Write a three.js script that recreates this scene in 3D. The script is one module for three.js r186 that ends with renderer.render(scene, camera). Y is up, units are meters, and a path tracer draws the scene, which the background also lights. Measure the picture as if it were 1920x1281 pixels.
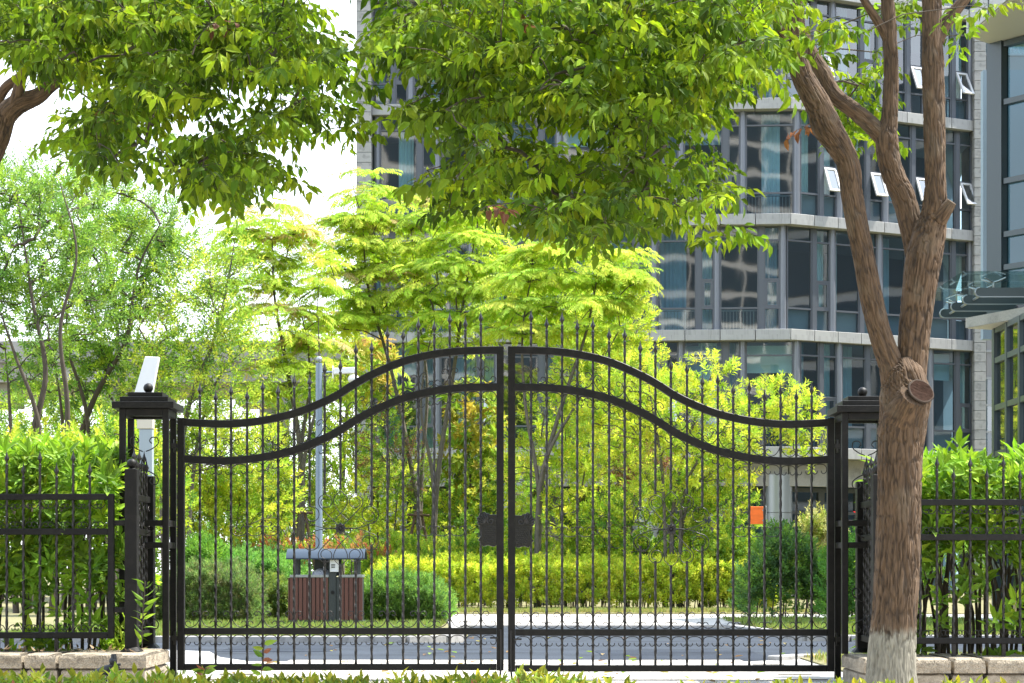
import * as THREE from 'three';
import { mergeGeometries } from 'three/addons/utils/BufferGeometryUtils.js';
import { RoundedBoxGeometry } from 'three/addons/geometries/RoundedBoxGeometry.js';

// ------------------------------------------------------------------ camera, sky, sun, exposure
const EYE = 0.83, F = 3690, HORIZON = 1070;            // eye height, focal length and horizon in pixels of the 1920 x 1281 frame
const scene = new THREE.Scene();
const camera = new THREE.PerspectiveCamera(2 * Math.atan(640.5 / F) * 180 / Math.PI, 1920 / 1281, 0.1, 900);
camera.position.set(0, EYE, 0);
camera.lookAt(0, EYE, -10);
camera.setViewOffset(1920, 1281, 0, -(HORIZON - 640.5), 1920, 1281);
camera.updateProjectionMatrix();

const renderer = new THREE.WebGLRenderer({ antialias: true });
renderer.toneMapping = THREE.LinearToneMapping;
renderer.toneMappingExposure = 2.72;
renderer.shadowMap.enabled = true;

const SUN_EL = 63 * Math.PI / 180, SUN_H = new THREE.Vector2(0.985, -0.172);   // from the right and a little behind the gate
const sunDir = new THREE.Vector3(SUN_H.x * Math.cos(SUN_EL), Math.sin(SUN_EL), SUN_H.y * Math.cos(SUN_EL)).normalize();
{
  const W = 256, H = 128, d = new Float32Array(W * H * 4);
  for (let j = 0; j < H; j++) for (let i = 0; i < W; i++) {
    const el = ((j + 0.5) / H - 0.5) * Math.PI, az = ((i + 0.5) / W - 0.5) * 2 * Math.PI;
    const up = Math.max(0, Math.sin(el));
    const t = Math.pow(up, 0.55);
    const dir = [Math.cos(el) * Math.cos(az), Math.sin(el), Math.cos(el) * Math.sin(az)];
    const c = Math.max(0, dir[0] * sunDir.x + dir[1] * sunDir.y + dir[2] * sunDir.z);
    const glow = 0.5 * Math.pow(c, 8) + 0.9 * Math.pow(c, 60);
    const o = (j * W + i) * 4;
    d[o] = 1.06 * (1 - t) + 0.56 * t + glow;
    d[o + 1] = 1.08 * (1 - t) + 0.73 * t + glow * 0.97;
    d[o + 2] = 1.11 * (1 - t) + 1.0 * t + glow * 0.9;
    d[o + 3] = 1;
  }
  const sky = new THREE.DataTexture(d, W, H, THREE.RGBAFormat, THREE.FloatType);
  sky.mapping = THREE.EquirectangularReflectionMapping;
  sky.magFilter = sky.minFilter = THREE.LinearFilter;
  sky.needsUpdate = true;
  scene.background = sky;
  scene.environment = sky;
}
const sun = new THREE.DirectionalLight(new THREE.Color(1, 0.95, 0.86), 5.0);
sun.position.copy(sunDir).multiplyScalar(90).add(new THREE.Vector3(0, 0, -30));
sun.target.position.set(0, 0, -30);
sun.castShadow = true;
sun.shadow.mapSize.set(4096, 4096);
Object.assign(sun.shadow.camera, { left: -60, right: 60, top: 60, bottom: -60, near: 1, far: 220 });
scene.add(sun, sun.target);

// ------------------------------------------------------------------ helpers
const V = (x, y, z) => new THREE.Vector3(x, y, z);
const P = (px, py, D) => V((px - 960) / F * D, EYE + (HORIZON - py) / F * D, -D);   // a point of the frame at a known distance
const rng = (seed) => () => { seed |= 0; seed = seed + 0x6D2B79F5 | 0; let t = Math.imul(seed ^ seed >>> 15, 1 | seed); t = t + Math.imul(t ^ t >>> 7, 61 | t) ^ t; return ((t ^ t >>> 14) >>> 0) / 4294967296; };
const hash = (x, y, s) => { let h = Math.imul(x, 374761393) ^ Math.imul(y, 668265263) ^ Math.imul(s, 974634777); h = Math.imul(h ^ h >>> 13, 1274126177); return ((h ^ h >>> 16) >>> 0) / 4294967296; };
const mod = (a, n) => ((a % n) + n) % n;
function vnoise(x, y, s = 1, wx = 1e6, wy = 1e6) {
  const xi = Math.floor(x), yi = Math.floor(y), fx = x - xi, fy = y - yi, u = fx * fx * (3 - 2 * fx), v = fy * fy * (3 - 2 * fy);
  const a = hash(mod(xi, wx), mod(yi, wy), s), b = hash(mod(xi + 1, wx), mod(yi, wy), s), c = hash(mod(xi, wx), mod(yi + 1, wy), s), e = hash(mod(xi + 1, wx), mod(yi + 1, wy), s);
  return a + (b - a) * u + (c - a) * v + (a - b - c + e) * u * v;
}
function fbm(x, y, s = 1, oct = 4, wx = 1e6, wy = 1e6) {
  let r = 0, a = 0.5, n = 0;
  for (let k = 0; k < oct; k++) { r += a * vnoise(x, y, s + k * 17, wx, wy); n += a; a *= 0.5; x *= 2; y *= 2; wx *= 2; wy *= 2; }
  return r / n;
}
const lerp = (a, b, t) => a + (b - a) * t, clamp = (x, a, b) => Math.min(b, Math.max(a, x));
const sm = (a, b, x) => { const t = clamp((x - a) / (b - a), 0, 1); return t * t * (3 - 2 * t); };
const lin = (r, g, b) => new THREE.Color().setRGB(r, g, b);
const toS = (c) => c <= 0.0031308 ? c * 12.92 : 1.055 * Math.pow(c, 1 / 2.4) - 0.055;

function tex(size, fn, color = true, w = size, h = size) {     // fn(u, v) -> [r, g, b] linear 0..1 or a height
  const d = new Uint8Array(w * h * 4);
  for (let j = 0; j < h; j++) for (let i = 0; i < w; i++) {
    const c = fn(i / w, j / h), o = (j * w + i) * 4;
    if (color) { for (let k = 0; k < 3; k++) d[o + k] = 255 * toS(clamp(c[k], 0, 1)); } else d[o] = d[o + 1] = d[o + 2] = 255 * clamp(c, 0, 1);
    d[o + 3] = 255;
  }
  const t = new THREE.DataTexture(d, w, h);
  t.wrapS = t.wrapT = THREE.RepeatWrapping;
  t.magFilter = THREE.LinearFilter; t.minFilter = THREE.LinearMipmapLinearFilter; t.generateMipmaps = true;
  if (color) t.colorSpace = THREE.SRGBColorSpace;
  t.needsUpdate = true;
  return t;
}
function rep(t, x, y) { const c = t.clone(); c.repeat.set(x, y); c.needsUpdate = true; return c; }

const used = {};
function numbered(n) { const k = used[n] = (used[n] ?? -1) + 1; return k ? `${n}_${String(k).padStart(3, '0')}` : n; }
function tag(o, label, category, group, kind) {
  o.userData.label = label;
  if (category) o.userData.category = category;
  if (group) o.userData.group = group;
  if (kind) o.userData.kind = kind;
  return o;
}
function thing(name, label, category, pos, group) {
  const g = new THREE.Group(); g.name = numbered(name); g.position.copy(pos);
  tag(g, label, category, group); scene.add(g); return g;
}
const whole = (o) => { const p = V(0, 0, 0); for (; o && o !== scene; o = o.parent) p.add(o.position); return p; };
// geometry given in world coordinates; the part keeps its parent's frame
function part(parent, name, geo, mat) {
  const p = whole(parent);
  const m = new THREE.Mesh(geo.translate(-p.x, -p.y, -p.z), mat);
  m.name = name; m.castShadow = m.receiveShadow = true; parent.add(m); return m;
}
// shared geometry put at a world position
function put(parent, name, geo, mat, pos, ry = 0, rx = 0, rz = 0) {
  const m = new THREE.Mesh(geo, mat);
  m.position.copy(pos).sub(whole(parent)); m.rotation.set(rx, ry, rz, 'YXZ');
  m.name = name; m.castShadow = m.receiveShadow = true; parent.add(m); return m;
}
function structure(name, geo, mat, label, kind = 'structure') {
  const m = new THREE.Mesh(geo, mat); m.name = name; m.userData.kind = kind; if (label) m.userData.label = label;
  m.castShadow = m.receiveShadow = true; scene.add(m); return m;
}
function merge(list) {
  return mergeGeometries(list.map(g => { const n = g.index ? g.toNonIndexed() : g; for (const k of Object.keys(n.attributes)) if (!['position', 'normal', 'uv'].includes(k)) n.deleteAttribute(k); if (!n.attributes.uv) n.setAttribute('uv', new THREE.BufferAttribute(new Float32Array(n.attributes.position.count * 2), 2)); return n; }));
}
function uvBox(g, s = 1) {                       // uv in metres, from the face's own axes
  g = g.index ? g.toNonIndexed() : g;
  const p = g.attributes.position, n = g.attributes.normal, uv = new Float32Array(p.count * 2);
  for (let i = 0; i < p.count; i++) {
    const ax = Math.abs(n.getX(i)), ay = Math.abs(n.getY(i)), az = Math.abs(n.getZ(i));
    const x = p.getX(i), y = p.getY(i), z = p.getZ(i);
    const [u, v] = ay > ax && ay > az ? [x, z] : ax > az ? [z, y] : [x, y];
    uv[2 * i] = u * s; uv[2 * i + 1] = v * s;
  }
  g.setAttribute('uv', new THREE.BufferAttribute(uv, 2)); return g;
}
const box = (x0, x1, y0, y1, z0, z1) => uvBox(new THREE.BoxGeometry(Math.abs(x1 - x0), Math.abs(y1 - y0), Math.abs(z1 - z0)).translate((x0 + x1) / 2, (y0 + y1) / 2, (z0 + z1) / 2));
const rbox = (x0, x1, y0, y1, z0, z1, r = 0.004) => uvBox(new RoundedBoxGeometry(Math.abs(x1 - x0), Math.abs(y1 - y0), Math.abs(z1 - z0), 1, r).translate((x0 + x1) / 2, (y0 + y1) / 2, (z0 + z1) / 2));
// slab from a polygon of [x, z] in world metres
function slab(poly, y0, y1, mat) {
  const s = new THREE.Shape(poly.map(([x, z]) => new THREE.Vector2(x, -z)));
  return uvBox(new THREE.ExtrudeGeometry(s, { depth: y1 - y0, bevelEnabled: false, curveSegments: 12 }).rotateX(-Math.PI / 2).translate(0, y0, 0));
}
// a tapered tube along points; radii per point; optional surface(theta, s, r) -> extra radius and tint(theta, s, point) -> [r, g, b]
function tube(pts, radii, sides = 8, { step = 0, cap = true, surface, tint, texW = 0.25, texH = 0.5, spline = true } = {}) {
  let p = pts, r = radii;
  if (step) {
    const c = new THREE.CatmullRomCurve3(pts, false, 'centripetal'), L = c.getLength(), n = Math.max(2, Math.ceil(L / step));
    p = []; r = [];
    for (let i = 0; i <= n; i++) {
      const t = i / n; p.push(spline ? c.getPoint(t) : c.getPointAt(t));
      const f = t * (pts.length - 1), k = Math.min(pts.length - 2, Math.floor(f)), e = f - k;
      r.push(lerp(radii[k], radii[k + 1], e * e * (3 - 2 * e) * 0.5 + e * 0.5));
    }
  }
  const n = p.length, pos = [], uv = [], col = [], idx = [];
  let N = null, T0 = null, s = 0;
  for (let i = 0; i < n; i++) {
    const T = p[Math.min(n - 1, i + 1)].clone().sub(p[Math.max(0, i - 1)]).normalize();
    if (!N) { N = V(0, 0, 1); if (Math.abs(T.z) > 0.9) N.set(1, 0, 0); N.addScaledVector(T, -N.dot(T)).normalize(); }
    else N.applyQuaternion(new THREE.Quaternion().setFromUnitVectors(T0, T)).addScaledVector(T, 0), N.addScaledVector(T, -N.dot(T)).normalize();
    T0 = T;
    const B = T.clone().cross(N);
    if (i) s += p[i].distanceTo(p[i - 1]);
    const reps = Math.max(1, Math.round(2 * Math.PI * radii[0] / texW));
    for (let k = 0; k <= sides; k++) {
      const th = k / sides * 2 * Math.PI, rr = r[i] + (surface ? surface(k === sides ? 0 : th, s, r[i], p[i]) : 0);
      const q = p[i].clone().addScaledVector(N, Math.cos(th) * rr).addScaledVector(B, Math.sin(th) * rr);
      pos.push(q.x, q.y, q.z); uv.push(k / sides * reps, s / texH);
      if (tint) col.push(...tint(k === sides ? 0 : th, s, q));
      if (i < n - 1 && k < sides) { const a = i * (sides + 1) + k, b = a + sides + 1; idx.push(a, a + 1, b, a + 1, b + 1, b); }
    }
  }
  if (cap) for (const [i, flip] of [[0, 1], [n - 1, 0]]) {
    const c = pos.length / 3; pos.push(p[i].x, p[i].y, p[i].z); uv.push(0, 0); if (tint) col.push(...tint(0, s, p[i]));
    for (let k = 0; k < sides; k++) { const a = i * (sides + 1) + k; flip ? idx.push(c, a + 1, a) : idx.push(c, a, a + 1); }
  }
  const g = new THREE.BufferGeometry();
  g.setAttribute('position', new THREE.Float32BufferAttribute(pos, 3));
  g.setAttribute('uv', new THREE.Float32BufferAttribute(uv, 2));
  if (tint) g.setAttribute('color', new THREE.Float32BufferAttribute(col, 3));
  g.setIndex(idx); g.computeVertexNormals();
  // close the seam's normals
  const nm = g.attributes.normal;
  for (let i = 0; i < n; i++) {
    const a = i * (sides + 1), b = a + sides, x = nm.getX(a) + nm.getX(b), y = nm.getY(a) + nm.getY(b), z = nm.getZ(a) + nm.getZ(b), l = Math.hypot(x, y, z) || 1;
    nm.setXYZ(a, x / l, y / l, z / l); nm.setXYZ(b, x / l, y / l, z / l);
  }
  return g;
}
const wire = (pts, r, step = 0.008, sides = 5) => tube(pts, pts.map(() => r), sides, { step });
const lathe = (prof, seg = 14) => new THREE.LatheGeometry(prof.map(([r, y]) => new THREE.Vector2(Math.max(r, 1e-4), y)), seg);
// ------------------------------------------------------------------ materials
const ironTex = tex(256, (u, v) => { const n = fbm(u * 6, v * 6, 3, 4, 6, 6), d = sm(0.5, 0.75, fbm(u * 14, v * 14, 9, 3, 14, 14)) * 0.6; return [0.005 + 0.005 * n + 0.010 * d, 0.0047 + 0.0045 * n + 0.0085 * d, 0.0043 + 0.004 * n + 0.007 * d]; });
const ironBump = tex(256, (u, v) => fbm(u * 40, v * 40, 5, 3, 40, 40), false);
const iron = new THREE.MeshPhysicalMaterial({ specularIntensity: 0.55, color: lin(0.75, 0.75, 0.75), map: rep(ironTex, 2, 2), bumpMap: rep(ironBump, 3, 3), bumpScale: 0.0006, roughness: 0.5 });
const ironGloss = new THREE.MeshStandardMaterial({ color: lin(0.006, 0.0055, 0.005), roughness: 0.2 });
const ironThin = new THREE.MeshStandardMaterial({ color: lin(0.009, 0.0075, 0.0065), roughness: 0.4 });

const stoneTex = tex(512, (u, v) => { const n = fbm(u * 8, v * 8, 21, 5, 8, 8), f = fbm(u * 90, v * 90, 23, 2, 90, 90), w = sm(0.45, 0.8, fbm(u * 5, v * 9, 27, 4, 5, 9)); const b = 0.3 + 0.2 * (n - 0.5) + 0.22 * (f - 0.5); return [b * (1.06 - 0.34 * w), b * (0.9 - 0.3 * w), b * (0.68 - 0.24 * w)]; });
const stoneBump = tex(512, (u, v) => 0.55 * fbm(u * 14, v * 14, 31, 5, 14, 14) + 0.45 * fbm(u * 60, v * 60, 33, 3, 60, 60), false);
const capstone = new THREE.MeshStandardMaterial({ map: rep(stoneTex, 1.6, 1.6), bumpMap: rep(stoneBump, 2, 2), bumpScale: 0.022, roughness: 0.95 });
const wallStone = new THREE.MeshStandardMaterial({ map: rep(stoneTex, 2.2, 2.2), bumpMap: rep(stoneBump, 4, 4), bumpScale: 0.006, roughness: 0.95, color: lin(1.0, 1.02, 1.05) });

const asphaltTex = tex(512, (u, v) => { const n = fbm(u * 5, v * 5, 41, 5, 5, 5), f = vnoise(u * 256, v * 256, 43, 256, 256); const st = sm(0.55, 0.75, fbm(u * 3 + 2, v * 7, 47, 4, 3, 7)), b = 0.046 + 0.026 * (n - 0.5) + 0.022 * (f - 0.5) - 0.012 * st; return [b * 0.84, b * 1.0, b * 1.26]; });
const asphalt = new THREE.MeshPhysicalMaterial({ specularIntensity: 0.25, map: rep(asphaltTex, 0.4, 0.4), bumpMap: rep(ironBump, 1.2, 1.2), bumpScale: 0.004, roughness: 0.9 });
const slabTex = tex(512, (u, v) => { const n = fbm(u * 4, v * 4, 51, 5, 4, 4), f = vnoise(u * 200, v * 200, 53, 200, 200), s = sm(0.55, 0.8, fbm(u * 9, v * 9, 57, 4, 9, 9)); const b = 0.42 + 0.14 * (n - 0.5) + 0.1 * (f - 0.5) - 0.1 * s; return [b * 1.03, b * 0.96, b * 0.87]; });
const slabMats = [0, 1, 2].map(i => new THREE.MeshStandardMaterial({ map: slabTex, bumpMap: rep(ironBump, 2, 2), bumpScale: 0.0015, roughness: 0.85, color: [lin(1, 1, 1), lin(0.9, 0.87, 0.84), lin(1.04, 1.02, 0.98)][i] }));
const kerbMat = new THREE.MeshStandardMaterial({ map: slabTex, roughness: 0.9, color: lin(0.75, 0.78, 0.82), bumpMap: rep(ironBump, 2, 2), bumpScale: 0.002 });
const groundTex = tex(512, (u, v) => { const n = fbm(u * 12, v * 12, 61, 5, 12, 12), f = vnoise(u * 180, v * 180, 63, 180, 180); return [0.10 + 0.09 * n + 0.04 * f, 0.095 + 0.07 * n + 0.04 * f, 0.045 + 0.03 * n + 0.015 * f]; });
const soil = new THREE.MeshStandardMaterial({ map: rep(groundTex, 0.3, 0.3), bumpMap: rep(stoneBump, 0.8, 0.8), bumpScale: 0.03, roughness: 1 });

const clad = [0, 1, 2].map(i => new THREE.MeshStandardMaterial({ map: rep(tex(256, (u, v) => { const st = fbm(u * 22, v * 1.5 + 7, 71 + i, 3, 22, 1e6), n = fbm(u * 6, v * 6, 77 + i, 3, 6, 6); const b = 0.32 - 0.06 * sm(0.5, 0.85, st) + 0.05 * (n - 0.5); return [b, b * 0.99, b * 0.96]; }), 0.7, 0.7), roughness: 0.5, color: [lin(1, 1, 1), lin(0.95, 0.95, 0.96), lin(1.03, 1.03, 1.02)][i] }));
const stonePier = [0, 1, 2].map(i => new THREE.MeshStandardMaterial({ map: rep(slabTex, 0.5, 0.9), roughness: 0.7, color: [lin(0.70, 0.74, 0.78), lin(0.65, 0.69, 0.73), lin(0.75, 0.775, 0.81)][i] }));
const frameMat = new THREE.MeshStandardMaterial({ color: lin(0.088, 0.097, 0.112), roughness: 0.42, metalness: 0.25 });
const columnMat = new THREE.MeshStandardMaterial({ color: lin(0.16, 0.172, 0.195), roughness: 0.38, metalness: 0.3 });
const darkFrame = new THREE.MeshStandardMaterial({ color: lin(0.055, 0.07, 0.075), roughness: 0.35, metalness: 0.2 });
const silver = new THREE.MeshStandardMaterial({ color: lin(0.3, 0.32, 0.33), roughness: 0.35, metalness: 0.5 });
const fascia = new THREE.MeshStandardMaterial({ map: rep(slabTex, 0.35, 0.35), color: lin(0.6, 0.62, 0.6), roughness: 0.6 });
const soffit = new THREE.MeshStandardMaterial({ color: lin(0.52, 0.48, 0.4), roughness: 0.6 });
const waveTex = tex(256, (u, v) => 0.7 * fbm(u * 3, v * 3, 81, 2, 3, 3) + 0.3 * fbm(u * 7, v * 5, 83, 2, 7, 5), false);
const glass = [0, 1, 2, 3].map(i => { const t = waveTex.clone(); t.repeat.set(0.2, 0.16); t.offset.set(i * 0.27, i * 0.41); t.needsUpdate = true; return new THREE.MeshPhysicalMaterial({ transmission: 1, thickness: 0, roughness: 0.02, ior: [2.2, 2.0, 2.45, 2.1][i], color: [lin(0.42, 0.58, 0.64), lin(0.35, 0.5, 0.57), lin(0.48, 0.64, 0.68), lin(0.38, 0.54, 0.61)][i], bumpMap: t, bumpScale: 0.0034 }); });
const glassMirror = new THREE.MeshPhysicalMaterial({ transmission: 1, thickness: 0, roughness: 0.02, ior: 3.8, color: lin(0.35, 0.5, 0.55), bumpMap: rep(waveTex, 0.4, 0.4), bumpScale: 0.006 });
const glassDeep = new THREE.MeshPhysicalMaterial({ transmission: 1, thickness: 0, roughness: 0.02, ior: 1.55, color: lin(0.3, 0.5, 0.56), bumpMap: rep(waveTex, 0.3, 0.2), bumpScale: 0.004 });
const canopyGlass = new THREE.MeshPhysicalMaterial({ transmission: 1, thickness: 0, roughness: 0.04, ior: 1.6, color: lin(0.62, 0.86, 0.82) });
const openGlass = new THREE.MeshPhysicalMaterial({ transmission: 1, thickness: 0, roughness: 0.03, ior: 3.4, color: lin(0.5, 0.6, 0.66) });
const roomWall = new THREE.MeshStandardMaterial({ color: lin(0.22, 0.28, 0.32), roughness: 0.9 });
const roomDark = new THREE.MeshStandardMaterial({ color: lin(0.1, 0.14, 0.17), roughness: 0.9 });
const curtainMats = [lin(0.62, 0.7, 0.66), lin(0.45, 0.52, 0.55), lin(0.7, 0.74, 0.72), lin(0.26, 0.36, 0.42)].map(c => new THREE.MeshStandardMaterial({ color: c, roughness: 0.95 }));
const spandrel = new THREE.MeshStandardMaterial({ color: lin(0.26, 0.26, 0.27), roughness: 0.5 });
const sashWhite = new THREE.MeshStandardMaterial({ color: lin(0.5, 0.5, 0.5), roughness: 0.5 });
const farWall = new THREE.MeshStandardMaterial({ color: lin(0.62, 0.61, 0.58), roughness: 0.7 });
const farGlass = new THREE.MeshStandardMaterial({ color: lin(0.035, 0.055, 0.07), roughness: 0.2 });
const concrete = new THREE.MeshStandardMaterial({ map: rep(slabTex, 0.2, 0.2), color: lin(0.82, 0.84, 0.9), roughness: 0.9 });

// ------------------------------------------------------------------ ground, road, pavements
{
  const g = new THREE.PlaneGeometry(900, 900, 1, 1).rotateX(-Math.PI / 2).translate(0, -0.16, -150);
  structure('ground', uvBox(g), soil, 'earth and sparse grass under the trees and hedges');
  structure('road', slab([[-60, -18.2], [60, -18.2], [60, -24.5], [3.6, -24.5], [3.05, -30.6], [-0.6, -30.6], [-0.6, -24], [-60, -24]], -0.155, -0.05), asphalt, 'blue grey asphalt road behind the gate');
  // far pavement where the lane ends, and the front pavement this side of the gate
  structure('pavement', slab([[-1.6, -30.6], [4.8, -30.6], [14, -33], [14, -38.2], [-1.9, -38.2]], -0.155, -0.02), slabMats[0], 'pale sunlit paving at the far end of the lane');
  structure('front_pavement', slab([[-60, -2], [60, -2], [60, -13.9], [-60, -13.9]], -0.155, -0.012), slabMats[1], 'pale paving in front of the gate');
  // driveway apron with its curved kerb returns, slabs laid on it one by one
  const out = [[-2.55, -13.9], [2.5, -13.9], [2.5, -14.9], [3.4, -15.2], [3.4, -18.6], [2.95, -18.9], [2.6, -18.75], [2.25, -18.3], [-2.45, -18.3], [-2.85, -19.2], [-3.15, -20.5], [-3.6, -20.9], [-5.2, -20.9], [-5.2, -15.2], [-2.55, -14.9]];
  const drive = structure('driveway', slab(out, -0.155, -0.014), kerbMat, 'pale driveway between the gate and the road');
  const r = rng(5), gs = [0, 1, 2].map(k => uvBox(new RoundedBoxGeometry(0.592, 0.02, 0.392, 1, 0.004).translate(k * 0.37, 0, k * 0.53)).translate(-k * 0.37, 0, -k * 0.53));
  for (let j = 0; j < 11; j++) for (let i = 0; i < 9; i++) {
    const x = -2.22 + (i + (j % 2) * 0.5 - 0.25) * 0.6; if (x > 2.25 || x < -2.3) continue;
    put(drive, 'paving_slab', gs[(i + 2 * j) % 3], slabMats[Math.floor(r() * 3)], V(x, -0.011 + (r() - 0.5) * 0.002, -14.1 - j * 0.4));
  }
  // kerbs: separate stones with joints
  const kerb = structure('kerb', box(-5.3, -5.28, -0.15, -0.1, -24.1, -24.05), kerbMat, 'grey kerb stones along the road');
  const lay = (a, b, h = 0.0) => { const L = Math.hypot(b[0] - a[0], b[1] - a[1]), n = Math.max(1, Math.round(L / 0.8)), th = Math.atan2(-(b[1] - a[1]), b[0] - a[0]); const gk = uvBox(new RoundedBoxGeometry(L / n - 0.008, 0.17, 0.14, 1, 0.012)); for (let i = 0; i < n; i++) { const f = (i + 0.5) / n; put(kerb, 'kerb_stone', gk, kerbMat, V(lerp(a[0], b[0], f), -0.055 + h, lerp(a[1], b[1], f)), th); } };
  lay([-7.5, -24.05], [-1.3, -24.05]); lay([-1.3, -24.05], [-0.85, -24.4]); lay([-0.85, -24.4], [-0.66, -25.2]); lay([-0.66, -25.2], [-0.95, -31]); lay([-0.95, -31], [-1.4, -36]);
  lay([8, -24.4], [4.2, -24.4]); lay([4.2, -24.4], [3.75, -24.8]); lay([3.75, -24.8], [3.2, -29.6]); lay([3.2, -29.6], [3.5, -30.5]); lay([3.5, -30.5], [7, -31.2]);
  lay([2.45, -18.45], [2.75, -18.85]); lay([2.75, -18.85], [7, -18.95]);
  structure('verge', slab([[2.75, -15.3], [9, -15.3], [9, -18.85], [2.75, -18.8]], -0.155, 0.0), soil, 'dry grass verge inside the wall');
  structure('lawn', slab([[-20, -24.1], [-1.3, -24.1], [-0.9, -24.5], [-0.72, -25.2], [-1.0, -31], [-1.45, -36], [-1.7, -48], [-20, -48]], -0.155, 0.005), soil, 'grass island behind the road');
  structure('planting_bed', slab([[-1.5, -38.2], [14, -38.2], [14, -31.3], [3.6, -30.6], [3.3, -29.6], [3.8, -24.9], [4.3, -24.5], [20, -24.5], [20, -58], [-1.5, -58]], -0.155, -0.004), soil, 'planting bed around the hedges');
}

// ------------------------------------------------------------------ gate
const GD = 15, GK = GD / F;
const gx = (px) => (px - 960) * GK, gy = (py) => EYE + (HORIZON - py) * GK;
const archPts = [[0, 784], [45, 786.8], [98, 788], [158, 782], [217, 769], [261, 752.5], [297, 735.5], [327, 716.5], [362, 697], [421, 672], [479, 658], [528, 652], [575, 650.3], [611, 650]];
const archCurve = new THREE.SplineCurve(archPts.map(([a, b]) => new THREE.Vector2(a, b)));
const archSamples = archCurve.getPoints(260);
const arch = (u) => { let k = 1; while (k < archSamples.length - 1 && archSamples[k].x < u) k++; const a = archSamples[k - 1], b = archSamples[k]; return lerp(a.y, b.y, (u - a.x) / Math.max(1e-6, b.x - a.x)); };
// rectangle with chamfered edges swept along a line of points in the gate's plane
function sweep(pts, h, d, z, ch = 0.004) {
  const prof = [[-h + ch, -d], [h - ch, -d], [h, -d + ch], [h, d - ch], [h - ch, d], [-h + ch, d], [-h, d - ch], [-h, -d + ch]];
  const pos = [], idx = [], n = pts.length, m = prof.length;
  for (let i = 0; i < n; i++) {
    const a = pts[Math.max(0, i - 1)], b = pts[Math.min(n - 1, i + 1)], tx = b.x - a.x, ty = b.y - a.y, l = Math.hypot(tx, ty), nx = -ty / l, ny = tx / l, k = Math.min(1.25, 1 / Math.max(0.5, Math.abs(ny)));
    for (const [q, w] of prof) pos.push(pts[i].x + nx * q, pts[i].y + ny * q, z + w);
  }
  for (let i = 0; i < n - 1; i++) for (let k = 0; k < m; k++) { const a = i * m + k, b = i * m + (k + 1) % m, c = a + m, e = b + m; idx.push(a, b, c, b, e, c); }
  const g = new THREE.BufferGeometry(); g.setAttribute('position', new THREE.Float32BufferAttribute(pos, 3)); g.setIndex(idx);
  const f = g.toNonIndexed(); f.computeVertexNormals(); return uvBox(f);
}
// twisted square bar from y0 to y1
function twisted(x, y0, y1, z, w, pitch = 0.085, phase = 0) {
  const n = Math.max(2, Math.ceil((y1 - y0) / (pitch / 6))), pos = [], idx = [];
  for (let i = 0; i <= n; i++) {
    const y = lerp(y0, y1, i / n), a = phase + y / pitch * Math.PI / 2 * 1.0 + Math.PI / 4;
    for (let k = 0; k < 4; k++) pos.push(x + Math.cos(a + k * Math.PI / 2) * w * 0.72, y, z + Math.sin(a + k * Math.PI / 2) * w * 0.72);
    if (i < n) for (let k = 0; k < 4; k++) { const q = i * 4 + k, b = i * 4 + (k + 1) % 4; idx.push(q, q + 4, b, b, q + 4, b + 4); }
  }
  const g = new THREE.BufferGeometry(); g.setAttribute('position', new THREE.Float32BufferAttribute(pos, 3)); g.setIndex(idx);
  const f = g.toNonIndexed(); f.computeVertexNormals(); return uvBox(f);
}
const spearGeo = (() => { const a = lathe([[0.001, 0.122], [0.004, 0.102], [0.0085, 0.082], [0.0185, 0.058], [0.0165, 0.05], [0.009, 0.036], [0.0065, 0.026], [0.0065, 0.02], [0.011, 0.014], [0.0125, 0.008], [0.009, 0.001], [0.0065, -0.006], [0.011, -0.012], [0.008, -0.018]], 8); a.computeVertexNormals(); return a; })();
const collarGeo = new RoundedBoxGeometry(0.024, 0.03, 0.024, 1, 0.006);
const scrollV = [[8.5, 25], [12, 22.5], [15.2, 26], [12.5, 30.6], [6.8, 30.8], [2.8, 26], [1.2, 20], [3.2, 13], [9, 5], [16, 1.4], [23, 2.2], [27.6, 7], [26, 12], [21.5, 12.6], [17.8, 8.4]];
const scrollA = [[3.6, -13], [4.6, -17], [8.6, -19], [12.6, -16], [13.6, -9.5], [9.6, -3], [0, -0.9], [-9.6, -3], [-13.6, -9.5], [-12.6, -16], [-8.6, -19], [-4.6, -17], [-3.6, -13]];
const WIRE = 0.0034;

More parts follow.
